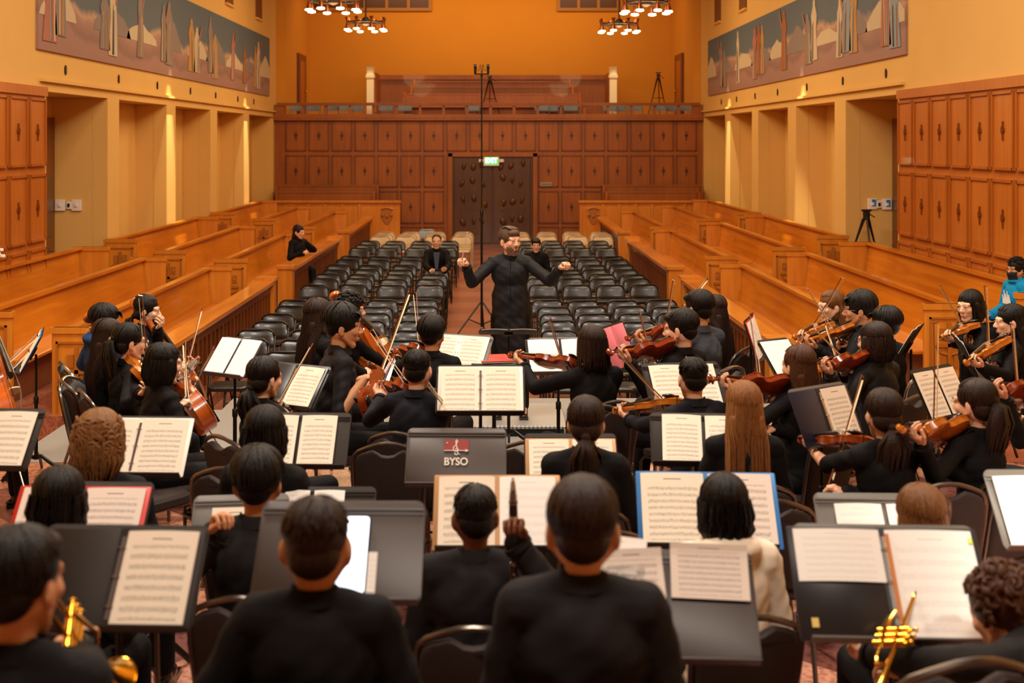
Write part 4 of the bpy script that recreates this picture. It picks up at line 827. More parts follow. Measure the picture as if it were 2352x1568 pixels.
    # clothing
    if top != 'none':
        inf = {'shirt': .010, 'jacket': .019, 'hoodie': .030, 'tunic': .014, 'knit': .010}[top]; c = MB(); e2 = lambda cc, r: c.ell(cc, tuple(q*k+inf for q in r), n=18, m=12)
        e2(T(0, 0, .03), (.155*s, .118, .115)); e2(T(0, .0, .20), (.138*s, .10, .17)); e2(T(0, 0, .38), (.158*s, .11, .15)); e2(T(0, 0, .17), (.146*s, .103, .30)); c.cap2(shL+Vector((.01, 0, 0)), shR-Vector((.01, 0, 0)), .056*k+inf)
        for sd in (-1, 1): c.cap2(T(sd*.04, -.012, .545), T(sd*.15*s, -.005, .50), .030*k+inf*.6, .040*k+inf)
        if top in ('jacket', 'tunic'):
            for sd in (-1, 1): c.cap2(T(sd*.08*s, -.005, .522), T(sd*.168*s, 0, .478), .032*k+inf*.8, .046*k+inf)
        c.cap2(T(0, -.010, .44), T(0, -.010, .530), .052*k+inf*.7); cuffs = []
        for sd, S, E, wr, G, pose in arms:
            sl_ = sleeve[0 if sd < 0 else 1] if isinstance(sleeve, (tuple, list)) else sleeve
            c.cap2(S, E, .047*k*s+inf, .040*k*s+inf)
            if sl_ >= .5: q = E+(wr-E)*(.97*min(1, (sl_-.5)*2)); c.cap2(E, q, .040*k*s+inf, .029*k+inf*.9); cuffs.append((q, (wr-E).normalized(), .033*k+inf))
        if top in ('tunic',) and mode != 'sit': c.cap2(hip+Vector((0, 0, -.02)), Vector((0, .0, .66*k)), .135*k, .16*k); e2(T(0, 0, -.10), (.162, .125, .30)); e2(T(0, 0, .12), (.158, .118, .32))
        else: e2(T(0, 0, -.02), (.165*s, .125, .09))
        if top == 'hoodie': c.ell(hc+Rh @ Vector((0, -.085*k, -.14*k)), (.125*k, .085*k, .055*k)); c.ell(T(0, .03, .56), (.10*k, .09*k, .035*k))
        cm = c.remesh(.008 if face or top == 'tunic' else .0095, 4)
        # folds: gentle displacement along the surface
        nm = {'jacket': 'jacket', 'shirt': 'shirt', 'hoodie': 'hoodie', 'tunic': 'tunic', 'knit': 'sweater'}[top]; tm = topm or K_black
        ph = [rnd.uniform(0, 6) for _ in range(6)]; nv = []
        for x, y, z in cm.v:
            d = .0035*(math.sin(z*38+x*22+ph[0])*math.sin(y*30+ph[1])+.7*math.sin((x-z)*60+ph[2]+y*25)*math.sin(z*17+ph[3])); rr = math.hypot(x, y)+1e-3; nv.append((x+x/rr*d, y+y/rr*d, z+d*.4))
        cm.v = nv
        if top in ('shirt', 'jacket', 'tunic'):                                             # collar
            n = 20; P0 = []
            nb = T(0, .0, .545); 
            for j in range(3):
                rr = (.056+.012*(2-j)*.5 if top != 'tunic' else .056)*k; zz = (-.012+.02*j)*k
                for i in range(n): a = 2*PI*i/n; P0.append(nb+Vector((math.sin(a)*rr*1.05, math.cos(a)*rr*1.05, 0))+ul*(zz+(.010*k if math.cos(a) < 0 else -.006*k))+Yl*.003)
            fs = [(j*n+i, j*n+(i+1) % n, (j+1)*n+(i+1) % n, (j+1)*n+i) for j in range(2) for i in range(n)]; o_ = len(P0); P1 = [nb+(p-nb)*1.10 for p in P0]; fs += [tuple(o_+q for q in f[::-1]) for f in fs]; fs += [(2*n+i, 2*n+(i+1) % n, o_+2*n+(i+1) % n, o_+2*n+i) for i in range(n)]; cm.add(P0+P1, fs)
        for q, d, r in cuffs: cm.tube([q-d*.02, q+d*.004], [r*1.04, r*1.02], 14)
        tp = cm.build(nm, tm, root, True, 70)
        if top == 'tunic':
            p = MB(); p.tube([T(0, .13+.002, .53), T(0, .142, .4), T(0, .13, .2), T(0, .155, .02), Vector((0, .185, .62*k))], .006, 6, flat=.5); p.build('placket', K_black, tp)
        if top == 'shirt' and face:
            for q in (.48, .40, .32): p = MB(); p.ell(T(0, .125, q), (.005, .003, .005), n=8, m=6); p.build('button', M_black, tp)
    c = MB()
    for h_, kn, an in legs: c.cap2(h_, kn, .085*k+.008, .060*k+.008); c.cap2(kn, an+Vector((0, 0, .02)), .058*k+.008, .048*k+.006)
    c.ell(hip+Vector((0, 0, .0)), (.165*k*s, .125*k, .115*k)); c.remesh(.011, 3).build('trousers', pants or K_black, root, True, 60)
    for h_, kn, an in legs:
        c = MB(); c.ell(an+Vector((0, .05*k, -.052)), (.043*k, .125*k, .038)); c.box((an.x, an.y+.05*k, .012), (.08*k, .25*k, .024)); c.cap2(an+Vector((0, 0, -.04)), an, .044*k, .04*k); c.build('shoe', K_shoe, root)
    hb = Rh @ Vector((0, -1, 0)); hb = Vector((hb.x, hb.y, 0)).normalized()
    # long hair hangs behind the torso
    H = None
    if hair: H = hair_build(hair, hm or H_black, hc, Rh, kh, root, rnd, None, None, (hb*.5+Vector((0, -1, 0))*.5).normalized() if hair in ('long', 'longthin') else hb)
    def P(x, y, z): return hc+Rh @ Vector((x*kh, y*kh, z*kh))
    if face:
        for sd in (-1, 1):
            c = MB(); c.ell(P(sd*.030, .0778, .0045), (.0115*k,)*3, R=Rh, n=14, m=10); c.ell(P(sd*.030, .0868, .0040), (.0050*k, .0032*k, .0050*k), 1, R=Rh, n=10, m=6)
            c.tube([P(sd*.030-.0125, .0875-.002*(sd<0), .0075), P(sd*.030, .0915, .0098), P(sd*.030+.0125, .0875-.002*(sd>0), .0075)], [.0008*k, .0016*k, .0008*k], 6, 2); c.build('eye', [mat('eye_white', 'e8dcd0', .25), mat('iris_dark', '1a0e08', .15), H_black], root)
            c = MB(); c.tube([P(sd*.014, .098, .024), P(sd*.03, .0965, .031), P(sd*.047, .084, .026)], [.003*k, .0036*k, .0015*k], 6, flat=.7); c.build('eyebrow', hm or H_black, root)
        c = MB(); c.tube([P(-.021, .0845, -.0635), P(-.008, .0925, -.0605), P(0, .0935, -.062), P(.008, .0925, -.0605), P(.021, .0845, -.0635)], [.0015*k, .0045*k, .004*k, .0045*k, .0015*k], 8, flat=.8)
        c.tube([P(-.017, .0865, -.0675), P(0, .0935, -.0705), P(.017, .0865, -.0675)], [.0015*k, .0052*k, .0015*k], 8); c.build('lips', mat('lips', 'b06858', .45), root)
    if glasses:
        c = MB()
        for sd in (-1, 1):
            c.tube([P(sd*.031+.021*math.cos(a), .103-.004*abs(math.cos(a)), .004+.017*math.sin(a)) for a in np.linspace(0, 2*PI, 15)[:-1]], .0014*k, 5, closed=True); c.tube([P(sd*.052, .098, .006), P(sd*.08, .0, .002)], .0014*k, 5)
        c.tube([P(-.01, .104, .006), P(.01, .104, .006)], .0013*k, 5); c.build('glasses', M_chrome if glasses == 2 else M_black, root)
    root['k'] = k
    if seat and mode == 'sit':
        CHAIRS.append((loc, th, 'speckled' if chairk == 'speckled' else 'dark', nochairlabel or label, floor))
    class PP: pass
    r = PP(); r.root, r.hc, r.Rh, r.k, r.loc, r.th, r.P, r.T, r.arms, r.W = root, hc, Rh, k, loc, th, P, T, arms, (lambda p: loc+rotz(-th) @ Vector(p)); return r
CHAIRS = []
# ================================================================ BANQUET CHAIRS
def banquet(shell, name):
    t = empty('banquet_chair', (0, 0, 0)); hb = lambda x, z, d=0: Vector((x, -.175-.11*(z-.46)/.46+d+(.9*x*x if True else 0), z))
    side = [(.185, .40), (.19, .55), (.2, .70), (.2, .80), (.188, .845), (.16, .872), (.11, .895), (.05, .915)]
    loop = side+[(0, .92)]+[(-x, z) for x, z in side[::-1]]
    b = MB(); b.tube([hb(x, z) for x, z in loop], .0125, 8); 
    for s_ in (-1, 1):
        b.tube([hb(s_*.185, .40), Vector((s_*.19, -.13, .36)), Vector((s_*.2, -.25, .01))], .012, 8); b.tube([Vector((s_*.185, -.14, .42)), Vector((s_*.19, .22, .42)), Vector((s_*.195, .25, .38)), Vector((s_*.2, .26, .01))], .012, 8)
    b.tube([(-.19, .22, .41), (.19, .22, .41)], .01, 6); b.tube([(-.195, .24, .2), (.195, .24, .2)], .008, 6); b.build('frame', M_bronze if name == 'dark' else M_silver, t)
    # back pad with a hand hole under the crest
    ins = [(-.173, .47), (.173, .47), (.181, .55), (.188, .70), (.188, .80), (.175, .838), (.145, .858), (.085, .878), (.06, .868), (.035, .852), (0, .847), (-.035, .852), (-.06, .868), (-.085, .878), (-.145, .858), (-.175, .838), (-.188, .80), (-.188, .70), (-.181, .55)]
    b = MB(); nR = len(ins); P = []
    cen = (0, .66)
    for d, kk in ((-.026, .9), (-.022, .97), (-.008, 1.0), (.012, 1.0), (.03, .96), (.036, .85)): P += [hb(cen[0]+(x-cen[0])*kk, cen[1]+(z-cen[1])*kk, d) for x, z in ins]
    fs = [tuple(range(nR)), tuple(5*nR+i for i in range(nR-1, -1, -1))]+[(l*nR+i, (l+1)*nR+i, (l+1)*nR+(i+1) % nR, l*nR+(i+1) % nR) for l in range(5) for i in range(nR)]
    b.add(P, fs); b.build('backrest', shell, t, True, 50)
    b = MB(); b.rbox((0, .05, .45), (.42, .42, .075), .08, n=5); b.build('seat', shell, t); return t
U_room = U
BCH = {'dark': banquet(M_shell, 'dark'), 'speckled': banquet(M_shellg, 'speckled')}; ubc = set()
def bchair(loc, th, kind, label, group='banquet chairs of the orchestra'):
    p = BCH[kind]; c = p if kind not in ubc else copy_tree(p); ubc.add(kind); c.location = loc; c.rotation_euler = (0, 0, -th); tag(c, label, 'chair', group)
def bchair_px(px, pyt, Y, th, kind, label, floor=FS):
    p = U(px, pyt, Y); th = math.radians(th); bchair((p.x+math.sin(th)*.285, p.y+math.cos(th)*.285, floor), th, kind, label)
# ================================================================ MUSIC STANDS
def stand(px, pyt, Y, th, label, w_=.51, h_=.33, beta=42, floor=FS, m=None, logo=False):
    th = math.radians(th); be = math.radians(beta); top = U_room(px, pyt, Y*.985); t = empty('music_stand', (0, 0, 0), 0, label, 'music stand', 'music stands of the orchestra'); m = m or M_stand
    Rz = Matrix.Rotation(-th, 3, 'Z'); u = Rz @ Vector((1, 0, 0)); yv = Rz @ Vector((0, math.sin(be), math.cos(be))); n = u.cross(yv); D = Matrix((u, yv, n)).transposed()
    ctr = top-yv*h_*.55; back = ctr-n*.035; base = Vector((back.x, back.y, floor)); t.location = base; inv = Matrix.Translation(-base)
    DM = Matrix.Translation(top) @ D.to_4x4()
    b = MB(); b.rbox((0, -h_/2, 0), (w_, h_, .004), .03, n=5); b.box((0, -.03, .004), (w_*.98, .006, .006)); b.box((0, -.045, .004), (w_*.98, .004, .005)); b.box((0, -h_+.004, .024), (w_*.97, .006, .048)); b.box((0, -h_*.55, -.012), (.07, .1, .02))
    b.v = [tuple((inv @ DM) @ Vector(v)) for v in b.v]; o = b.build('desk', m, t)
    zt = back.z-floor; b = MB(); b.tube([(0, 0, .14), (0, 0, zt*.62)], .0145, 10); b.tube([(0, 0, zt*.6), (0, 0, zt)], .010, 8); b.lathe((0, 0, zt*.6), [(.02, 0), (.02, .05), (.012, .06)], 10); b.build('pole', M_black, t)
    for a in (0, 2.09, 4.19):
        b = MB(); a += th+.5; c, s_ = math.cos(a), math.sin(a); b.tube([(0, 0, .15), (.05*c, .05*s_, .17), (.18*c, .18*s_, .10), (.26*c, .26*s_, .012)], [.012, .012, .012, .011], 8, flat=1.4); b.build('leg', M_black, t)
    S = dict(root=t, M=DM, w=w_, h=h_, label=label, inv=inv)
    if logo:
        q = inv @ DM; par = o
        e = MB(); e.box((0, -.10, .0045), (.125, .062, .002)); e.v = [tuple(q @ Vector(v)) for v in e.v]; e.build('emblem', mat('logo_red', '8c1c12', .6), o, False)
        wm = mat('logo_cream', 'd8cfc0', .6); e = MB(); g = lambda pts, r: e.tube([(x, y-.12, .0075) for x, y in pts], r, 6, flat=.4)
        g([(.004, -.035), (-.006, -.030), (-.008, -.022)], .003); g([(-.009+.0*1, -.028), (0, -.036), (.008, -.03), (.006, -.01), (-.004, .04), (0, .052), (.006, .044), (-.002, .022), (-.016, .006), (-.014, -.012), (0, -.016), (.012, -.006), (.004, .006), (-.005, -.004)], .0026)
        g([(-.062, -.011), (.052, -.011)], .0022); e.prism([(.046, -.123-.0), (.064, -.131), (.046, -.139)], .006, .0085); e.ell((.014, -.150, .007), (.004, .004, .002)); e.ell((-.048, -.088, .007), (.004, .004, .002))
        e.v = [tuple(q @ Vector(v)) for v in e.v]; e.build('treble_clef', wm, o)
        tx = text('BYSO', .058, o, (0, 0, 0), wm, rot=(0, 0, 0), depth=.001); tx.matrix_local = q @ Matrix.Translation((0, -.193, .006)) @ Matrix.Diagonal((.86, 1, 1, 1)); 
        tx2 = MB(); 
    return S
def page_mesh(w_, h_, curl=.0, nx=8, ny=8, droop=0, skew=0, rnd=None):
    """page, top edge centre at origin, hanging down to -h, front +z"""
    me = bpy.data.meshes.new('page'); P = []; UV = []
    for j in range(ny+1):
        for i in range(nx+1):
            u, v = i/nx, j/ny; x = (u-.5)*w_+skew*v; y = -v*h_; z = curl*math.sin(PI*u)*1.0
            if droop and v < .25: q = (.25-v)/.25; z += droop*q*q; y -= droop*.6*q*q
            P.append((x, y, .002+z)); UV.append((u, 1-v))
    n = len(P); fs = [(j*(nx+1)+i, (j+1)*(nx+1)+i, (j+1)*(nx+1)+i+1, j*(nx+1)+i+1) for j in range(ny) for i in range(nx)]
    P += [(x, y, z-.0025) for x, y, z in P]; F2 = fs+[tuple(n+q for q in f[::-1]) for f in fs]
    rim = [i for i in range(nx+1)]+[j*(nx+1)+nx for j in range(1, ny+1)]+[ny*(nx+1)+i for i in range(nx-1, -1, -1)]+[j*(nx+1) for j in range(ny-1, 0, -1)]
    F2 += [(rim[q], rim[(q+1) % len(rim)], n+rim[(q+1) % len(rim)], n+rim[q]) for q in range(len(rim))]
    me.from_pydata(P, [], F2); UV = UV+UV; ul = me.uv_layers.new(name='UVMap'); ul.data.foreach_set('uv', [c for l in me.loops for c in UV[l.vertex_index]]); return me
def page(S, x, y, w_, h_, m, name='page', parent=None, rot=0, lift=.006, **kw):
    me = page_mesh(w_, h_, **kw); me.materials.append(m); o = bpy.data.objects.new(name, me); COL.objects.link(o); M = Matrix.Translation((x, y, lift)) @ Matrix.Rotation(rot, 4, 'Z')
    if parent: o.parent = parent; o.matrix_local = M
    else: o.matrix_world = S['M'] @ M
    return o
def booklet(S, label, x=0, w_=.42, h_=.30, y=None, mi=0, rot=0, cover=None, pages=(1, 1), single=False, name=None, rings=False, **kw):
    y = -(S['h']-h_-.008) if y is None else y; M = S['M'] @ Matrix.Translation((x, y, .007)) @ Matrix.Rotation(rot, 4, 'Z')
    nm = name or ('open_binder' if cover else 'sheet_music'); t = empty(nm, (0, 0, 0), 0, label, 'binder' if cover else 'sheet music', 'music on the stands'); t.matrix_world = M
    cw = w_/2 if not single else w_
    if cover:
        b = MB()
        for s_ in ((-1, 1) if not single else (0,)): b.rbox((s_*(cw/2+.012), -h_/2, .001), (cw+.012, h_+.012, .004), .006)
        b.box((0, -h_/2, .003), (.035, h_+.01, .004)); b.build('cover', cover, t)
        if rings:
            b = MB()
            for yy in (.2, .5, .8): b.tube([(.013*math.cos(a), -h_*yy, .004+.013*math.sin(a)) for a in np.linspace(0, PI, 8)], .002, 5)
            b.box((0, -h_/2, .006), (.012, h_*.85, .003)); b.build('rings', M_chrome, t)
    mm = mi if isinstance(mi, (list, tuple)) else (mi, mi)
    if single: page(S, 0, -.002, cw-.006, h_-.008, P_music[mm[0]], 'page', t, lift=.005, **kw)
    else:
        for s_, on, m_ in ((-1, pages[0], mm[0]), (1, pages[1], mm[1])):
            if on: page(S, s_*(cw/2+.004), -.004, cw-.012, (h_-.01)*(on if on < 1 else 1), P_music[m_], 'page', t, lift=.005, curl=.006, **kw)
    return t
# ================================================================ WIND INSTRUMENTS
def trumpet(p, d, up, label, name='trumpet', k=1.0):
    t = empty(name, (0, 0, 0), 0, label, 'instrument', 'brass instruments'); place(t, p, frame_of(d, up)); L_ = .48*k
    b = MB(); b.tube([(0, y*L_, 0) for y in (0, .2, .5, .72, .82, .88, .93, .97, 1.0)], [.006, .006, .0065, .010, .016, .024, .036, .05, .061], 20, cap=False); b.tube([(.061*math.cos(a), L_, .061*math.sin(a)) for a in np.linspace(0, 2*PI, 25)[:-1]], .002, 6, closed=True); b.build('bell', M_brass, t)
    b = MB(); b.tube([(0, -.02, -.05), (0, L_*.55, -.05), (0, L_*.62, -.04), (0, L_*.62, -.01), (0, L_*.55, 0)], .0065, 8); b.tube([(0, 0, 0), (0, -.03, -.01), (0, -.04, -.03), (0, -.02, -.05)], .0065, 8); b.tube([(.03, .1, -.02), (.05, .2, -.02), (.03, .26, -.02)], .006, 8); b.build('tubing', M_brass, t)
    b = MB(); b.lathe((0, -.1, .0), [(.014, 0), (.012, .01), (.005, .03), (.005, .09)], 12, axis=(0, 1, 0)); b.build('mouthpiece', M_silver, t)
    for i in range(3): b = MB(); b.tube([(0, .15+i*.028, -.075), (0, .15+i*.028, .03)], .0125, 12); b.tube([(0, .15+i*.028, .03), (0, .15+i*.028, .05)], .004, 8); b.tube([(0, .15+i*.028, .05), (0, .15+i*.028, .054)], .009, 10); b.build('valve', M_brass, t)
    return t
def clarinet(p, d, label):
    t = empty('clarinet', (0, 0, 0), 0, label, 'instrument'); place(t, p, frame_of(d, (0, -1, .2)))
    b = MB(); b.lathe((0, 0, 0), [(.004, .0), (.008, .02), (.012, .08), (.013, .09)], 14, 0, (0, 1, 0)); b.build('mouthpiece', [M_ebony], t)
    b = MB(); b.box((0, .04, .007), (.012, .075, .004)); b.build('reed', M_bowhair, t); b = MB(); b.lathe((0, .055, 0), [(.0125, 0), (.0135, .03)], 14, 0, (0, 1, 0)); b.build('ligature', M_silver, t)
    b = MB(); b.lathe((0, .09, 0), [(.014, 0), (.0155, .05), (.013, .06), (.0125, .46), (.015, .5), (.038, .58)], 16, 0, (0, 1, 0)); b.build('body', M_ebony, t)
    b = MB()
    for i in range(9): b.ell((.0, .17+i*.04, .015), (.007, .008, .003), n=8, m=6)
    for yy in (.09, .15, .33, .58): b.lathe((0, yy, 0), [(.0165, 0), (.0165, .006)], 14, 0, (0, 1, 0))
    b.tube([(.014, .16, .008), (.014, .5, .008)], .0016, 5); b.build('keys', M_silver, t); return t
# ================================================================ PLAYERS
def pre(px, pyt, Y, head, pitch=.12, roll=0, k=1.0):
    a = math.radians(head); R = Matrix.Rotation(-a, 3, 'Z') @ Matrix.Rotation(-pitch, 3, 'X') @ Matrix.Rotation(roll, 3, 'Y'); hc = U(px, pyt, Y)-Vector((0, 0, .127*k)); return lambda x, y, z: hc+R @ Vector((x*k, y*k, z*k)), hc, R
def violinist(label, px, pyt, Y, th, head, scroll, var=0, kind='violin', sgn=None, bow=None, dt=.5, drop=0, vl='', bl='', bowon=True, **kw):
    P, hc, R = pre(px, pyt, Y, head); L_ = {'violin': .59, 'viola': .66}[kind]; f = Vector((math.sin(math.radians(head)), math.cos(math.radians(head)), 0)); lft = Vector((-f.y, f.x, 0))
    C = hc+f*.075+lft*.055+Vector((0, 0, -.155-drop))
    opts = [solve(C, scroll[0], scroll[1], L_, s_) for s_ in (1, -1)]
    fb = Vector((math.sin(math.radians(th)), math.cos(math.radians(th)), 0)); want = (fb*.6+Vector((-fb.y, fb.x, 0))*.75).normalized()
    S = max(opts, key=lambda o: (o-C).normalized().dot(want)) if sgn is None else opts[0 if sgn > 0 else 1]
    d = (S-C).normalized(); up = (Vector((0, 0, 1))+fb*(.3+.95*max(0, fb.y))-lft*.1).normalized(); Rv = frame_of(d, up)
    v = inst(FID[(kind, var)], C, Rv, vl, 'violin' if kind == 'violin' else 'viola', 'violins and violas')
    LHt = C+d*(L_*.86)-Rv @ Vector((0, 0, .012)); RHt = None
    if bow:
        Bc = C+Rv @ Vector((0, L_*.30, .068)); dirs = [(solve(Bc, bow[0], bow[1], dt, s_)-Bc).normalized() for s_ in (1, -1)]
        pref = (lft*.6+f*.35+Vector((0, 0, .4))).normalized(); bd = max(dirs, key=lambda q: q.dot(pref)-.8*abs(q.dot(d))); frog = Bc-bd*(.74-dt); Rb = frame_of(bd, Rv @ Vector((0, 0, 1)))
        inst(BOW, frog, Rb, bl, 'bow', 'bows'); RHt = frog+bd*.03
    r = person(label, px, pyt, Y, th, head=head, LH=LHt, RH=RHt, hp=('hold', 'pinch'), **kw); return r
def cello_at(scroll, Ys, bottom, sgn, face, label):
    a = U(*scroll, Ys); e = solve(a, bottom[0], bottom[1], 1.22, sgn); d = (a-e).normalized(); ff = math.radians(face); f = Vector((math.sin(ff), math.cos(ff), .3)); R = frame_of(d, f)
    inst(FID[('cello', 0)], e, R, label, 'cello', 'cellos'); return a, e, R
def bow_px(frog, tip, Y, sgn, label, up=(0, 0, 1)):
    a = U(*frog, Y); b_ = solve(a, tip[0], tip[1], .74, sgn); d = (b_-a).normalized(); inst(BOW, a, frame_of(d, up), label, 'bow', 'bows'); return a+d*.03
# --- conductor
cd = person('conductor with swept hair and beard in a long black tunic, arms raised', 1172, 519, 11.2, 180, head=146, hair='undercut', hm=H_grey, top='tunic', topm=K_tunic, skin=0, floor=FS+.10, mode='stand', face=True, lean=.02, pitch=.04,
            LH=U(1301, 603, 10.82), RH=U(1060, 594, 10.85), hp=('grip', 'pinch'), sleeve=.9, elbow=(Vector((-.3, -.1, -1)), Vector((.3, -.1, -1))))
P = cd.P; b = MB(); rnd = random.Random(2)
for i in range(420):
    a = rnd.uniform(-1.45, 1.45); z = rnd.uniform(-.118, -.045); q = 1.0
    if abs(a) < .42 and z > -.076: continue
    if abs(a) > .5 and z > -.06+.03*(abs(a)-.5)*2: continue
    x = math.sin(a)*.061*(1-.28*max(0, (-z-.06)/.06)); y = .018+math.cos(a)*.062*(1-.1*max(0, (-z-.06)/.06)); p = P(x, y+.003, z); p2 = P(x*1.03, y+.008, z-.008); b.tube([p, p2], [.0042, .001], 4)
for i in range(90): x = rnd.uniform(-.028, .028); z = -.047-abs(x)*.25+rnd.uniform(-.003, .003); b.tube([P(x, .090-abs(x)*.35, z), P(x*1.2, .093-abs(x)*.4, z-.008)], [.003, .001], 4)
b.build('beard', mat('beard_brown', '6a4a34', .6), cd.root)
b = MB()
for i in range(60):
    x0 = rnd.uniform(-.045, .045); b.tube([P(x0-.012, .066, .082), P(x0-.004, .050, .108), P(x0+.012, .005, .122), P(x0+.02, -.05, .108)], [.002, .006, .007, .001], 5, flat=.5)
b.build('quiff', H_brown, cd.root)
gp = U(1062, 592, 10.82); tip = solve(gp, 1073, 533, .34, -1); t = empty('baton', gp, 0, 'thin white conducting baton held up in the conductor\'s right hand', 'baton'); d_ = (tip-gp)
b = MB(); b.tube([d_*-.06, d_], [.0045, .0028], 6); b.build('shaft', M_paper, t); b = MB(); b.cap2(d_*-.13, d_*-.02, .009, .006); b.build('grip', mat('cork', 'b08a5c', .8), t)
# --- listeners in the nave
person('woman in a black coat sitting alone in the left pew by the balustrade', 686, 516, 22.4, 130, head=118, knee=.6, hair='long', hm=H_dark, top='jacket', male=False, face=True, floor=.16, seat=False, RH=U(703, 578, 22.2), LH=U(700, 580, 22.5))
person('bearded man in a dark jacket and blue shirt on a nave chair, left block', 1003, 537, 21.9, 180, hair='buzz', hm=H_dark, top='jacket', topm=K_black, face=True, floor=0, seat=False, pitch=0, RH=U(990, 620, 21.4), LH=U(1020, 622, 21.4))
b = MB(); p0 = U(1003, 583, 21.72); b.prism([(-.055, .03), (.055, .03), (.02, -.30), (-.02, -.30)], 0, .02, fn=lambda x, y, h: p0+Vector((x, -h-.02+.2*y*.4, y))); o = b.build('shirt_front', K_slate, None)
pr = [q for q in bpy.data.objects if q.get('label', '').startswith('bearded man')][0]; bpy.context.view_layer.update(); o.parent = pr; o.matrix_parent_inverse = pr.matrix_world.inverted()
person('young man in a black hooded top on a nave chair, right block', 1231, 546, 21.6, 180, hair='short', top='jacket', face=True, floor=0, seat=False, pitch=.1)
mk = person('young man with glasses, black mask and teal hoodie in the right pew', 2336, 592, 13.6, -100, head=-112, hair='curly', top='hoodie', topm=K_teal, skin=1, face=True, glasses=True, floor=.42, seat=False, pitch=.02, hs=1.05)
P = mk.P; b = MB(); n = 9; Pm = []
for j in range(6):
    for i in range(n): a = -1.35+2.7*i/(n-1); z = -.022-.088*j/5; bul = .022*math.sin(PI*min(1, j/4+.15))*math.cos(a*.9); Pm.append(P(math.sin(a)*.068, .030+math.cos(a)*.062+bul, z))
fs = [(j*n+i, j*n+i+1, (j+1)*n+i+1, (j+1)*n+i) for j in range(5) for i in range(n-1)]; o_ = len(Pm); b.add(Pm+[p+(mk.hc-p)*.04 for p in Pm], fs+[tuple(o_+q for q in f[::-1]) for f in fs]); b.build('face_mask', mat('mask_black', '121114', .8), mk.root)
b = MB(); 
for x, h_ in ((-.06, .1), (-.03, .15), (0, .11), (.03, .16), (.06, .09)): b.prism([(x-.02, -.04), (x+.02, -.04), (x+.012, h_*.5), (x+.018, h_)], .0, .01, fn=lambda u, v, h: mk.T(u, .15+h, .33+v*.8))
b.build('flame_print', M_paper, mk.root)
# players sit a little nearer than first paced out
YS = .94
def U(px, py, Y): return U_room(px, py, Y*YS)
# --- left: cellos and lower strings
a, e, R = cello_at((190, 730), 10.15, (330, 900), 1, 80, 'cello beside the player in the blue fleece, scroll showing')
person('cellist with short dark hair in a blue fleece at the left', 240, 700, 10.1, 60, hair='fluffy', hm=H_black, top='hoodie', topm=K_blue, LH=a+(e-a)*.18, RH=U(330, 850, 10.5), chairk='speckled')
a, e, R = cello_at((298, 697), 10.7, (488, 1000), -1, 62, 'orange cello of the girl in profile, scroll behind her head and body leaning right')
rh0 = bow_px((418, 880), (463, 708), 10.1, 1, 'bow with dark stick rising above the orange cello')
person('girl cellist in profile with tied-back black hair, hand at the cello neck', 335, 676, 10.75, 88, head=86, hair='lowpony', top='shirt', male=False, face=True, LH=U(372, 742, 10.5), RH=rh0, skin=2)
person('long-haired girl in black beside the blue fleece player', 248, 731, 9.35, 55, head=62, hair='longthin', hm=H_dark, top='shirt', male=False)
violinist('girl with glasses and a long low ponytail, left string desk', 296, 741, 9.0, 60, 62, (345, 900), kind='viola', var=1, sgn=-1, bow=(325, 671), dt=.45, vl='amber viola of the ponytailed girl with glasses', bl='upright bow of the ponytailed girl on the left', hair='pony', hm=H_black, top='shirt', male=False, glasses=2, face=True, skin=0)
violinist('bob-haired girl with a pearl earring holding a viola, left string section', 375, 787, 8.15, 55, 60, (450, 828), kind='viola', var=0, sgn=1, bow=(425, 785), dt=.35, vl='viola of the bob-haired girl with pegs beside the orange cello', bl='pale upright bow in front of the orange cello', hair='bob', hm=H_black, top='shirt', male=False, face=True, skin=2)
bow_px((455, 860), (491, 797), 8.9, -1, 'short slanting bow to the right of the orange cello')
person('cellist at the far left edge, almost out of the picture', -95, 760, 9.0, 60, hair='short', top='shirt', LH=U(-30, 830, 9.1), RH=U(-10, 880, 8.9))
cello_at((-62, 700), 9.4, (28, 1022), -1, 60, 'amber cello cut off by the left edge')
bow_px((-40, 880), (86, 768), 8.9, 1, 'upper of two bows crossing at the left edge'); bow_px((-35, 905), (66, 803), 8.7, 1, 'lower of two bows crossing at the left edge')
violinist('girl with a low ponytail, seen from behind left of the white sheets', 606, 818, 7.7, 40, 42, (668, 955), sgn=1, bow=(718, 790), dt=.52, drop=.02, vl='violin tucked under the chin of the low-ponytail girl', bl='thick pale bow rising in front of the black binder', hair='lowpony', top='shirt', male=False, skin=0)
a, e, R = cello_at((700, 717), 10.5, (905, 905), 1, 80, 'cello of the very long-haired girl, scroll left of her head')
person('girl with very long dark hair seen from behind, cello section', 731, 684, 10.0, 55, head=52, hair='long', hm=H_dark, top='shirt', male=False, LH=a+(e-a)*.2, RH=U(850, 850, 10.4), chairk='speckled')
a, e, R = cello_at((756, 682), 11.0, (905, 850), 1, 85, 'cello of the curly-haired player, orange body showing')
person('curly-haired cellist behind the long-haired girl', 803, 672, 10.7, 80, head=82, hair='curly', top='shirt', face=True, LH=a+(e-a)*.2, RH=U(905, 830, 11.0))
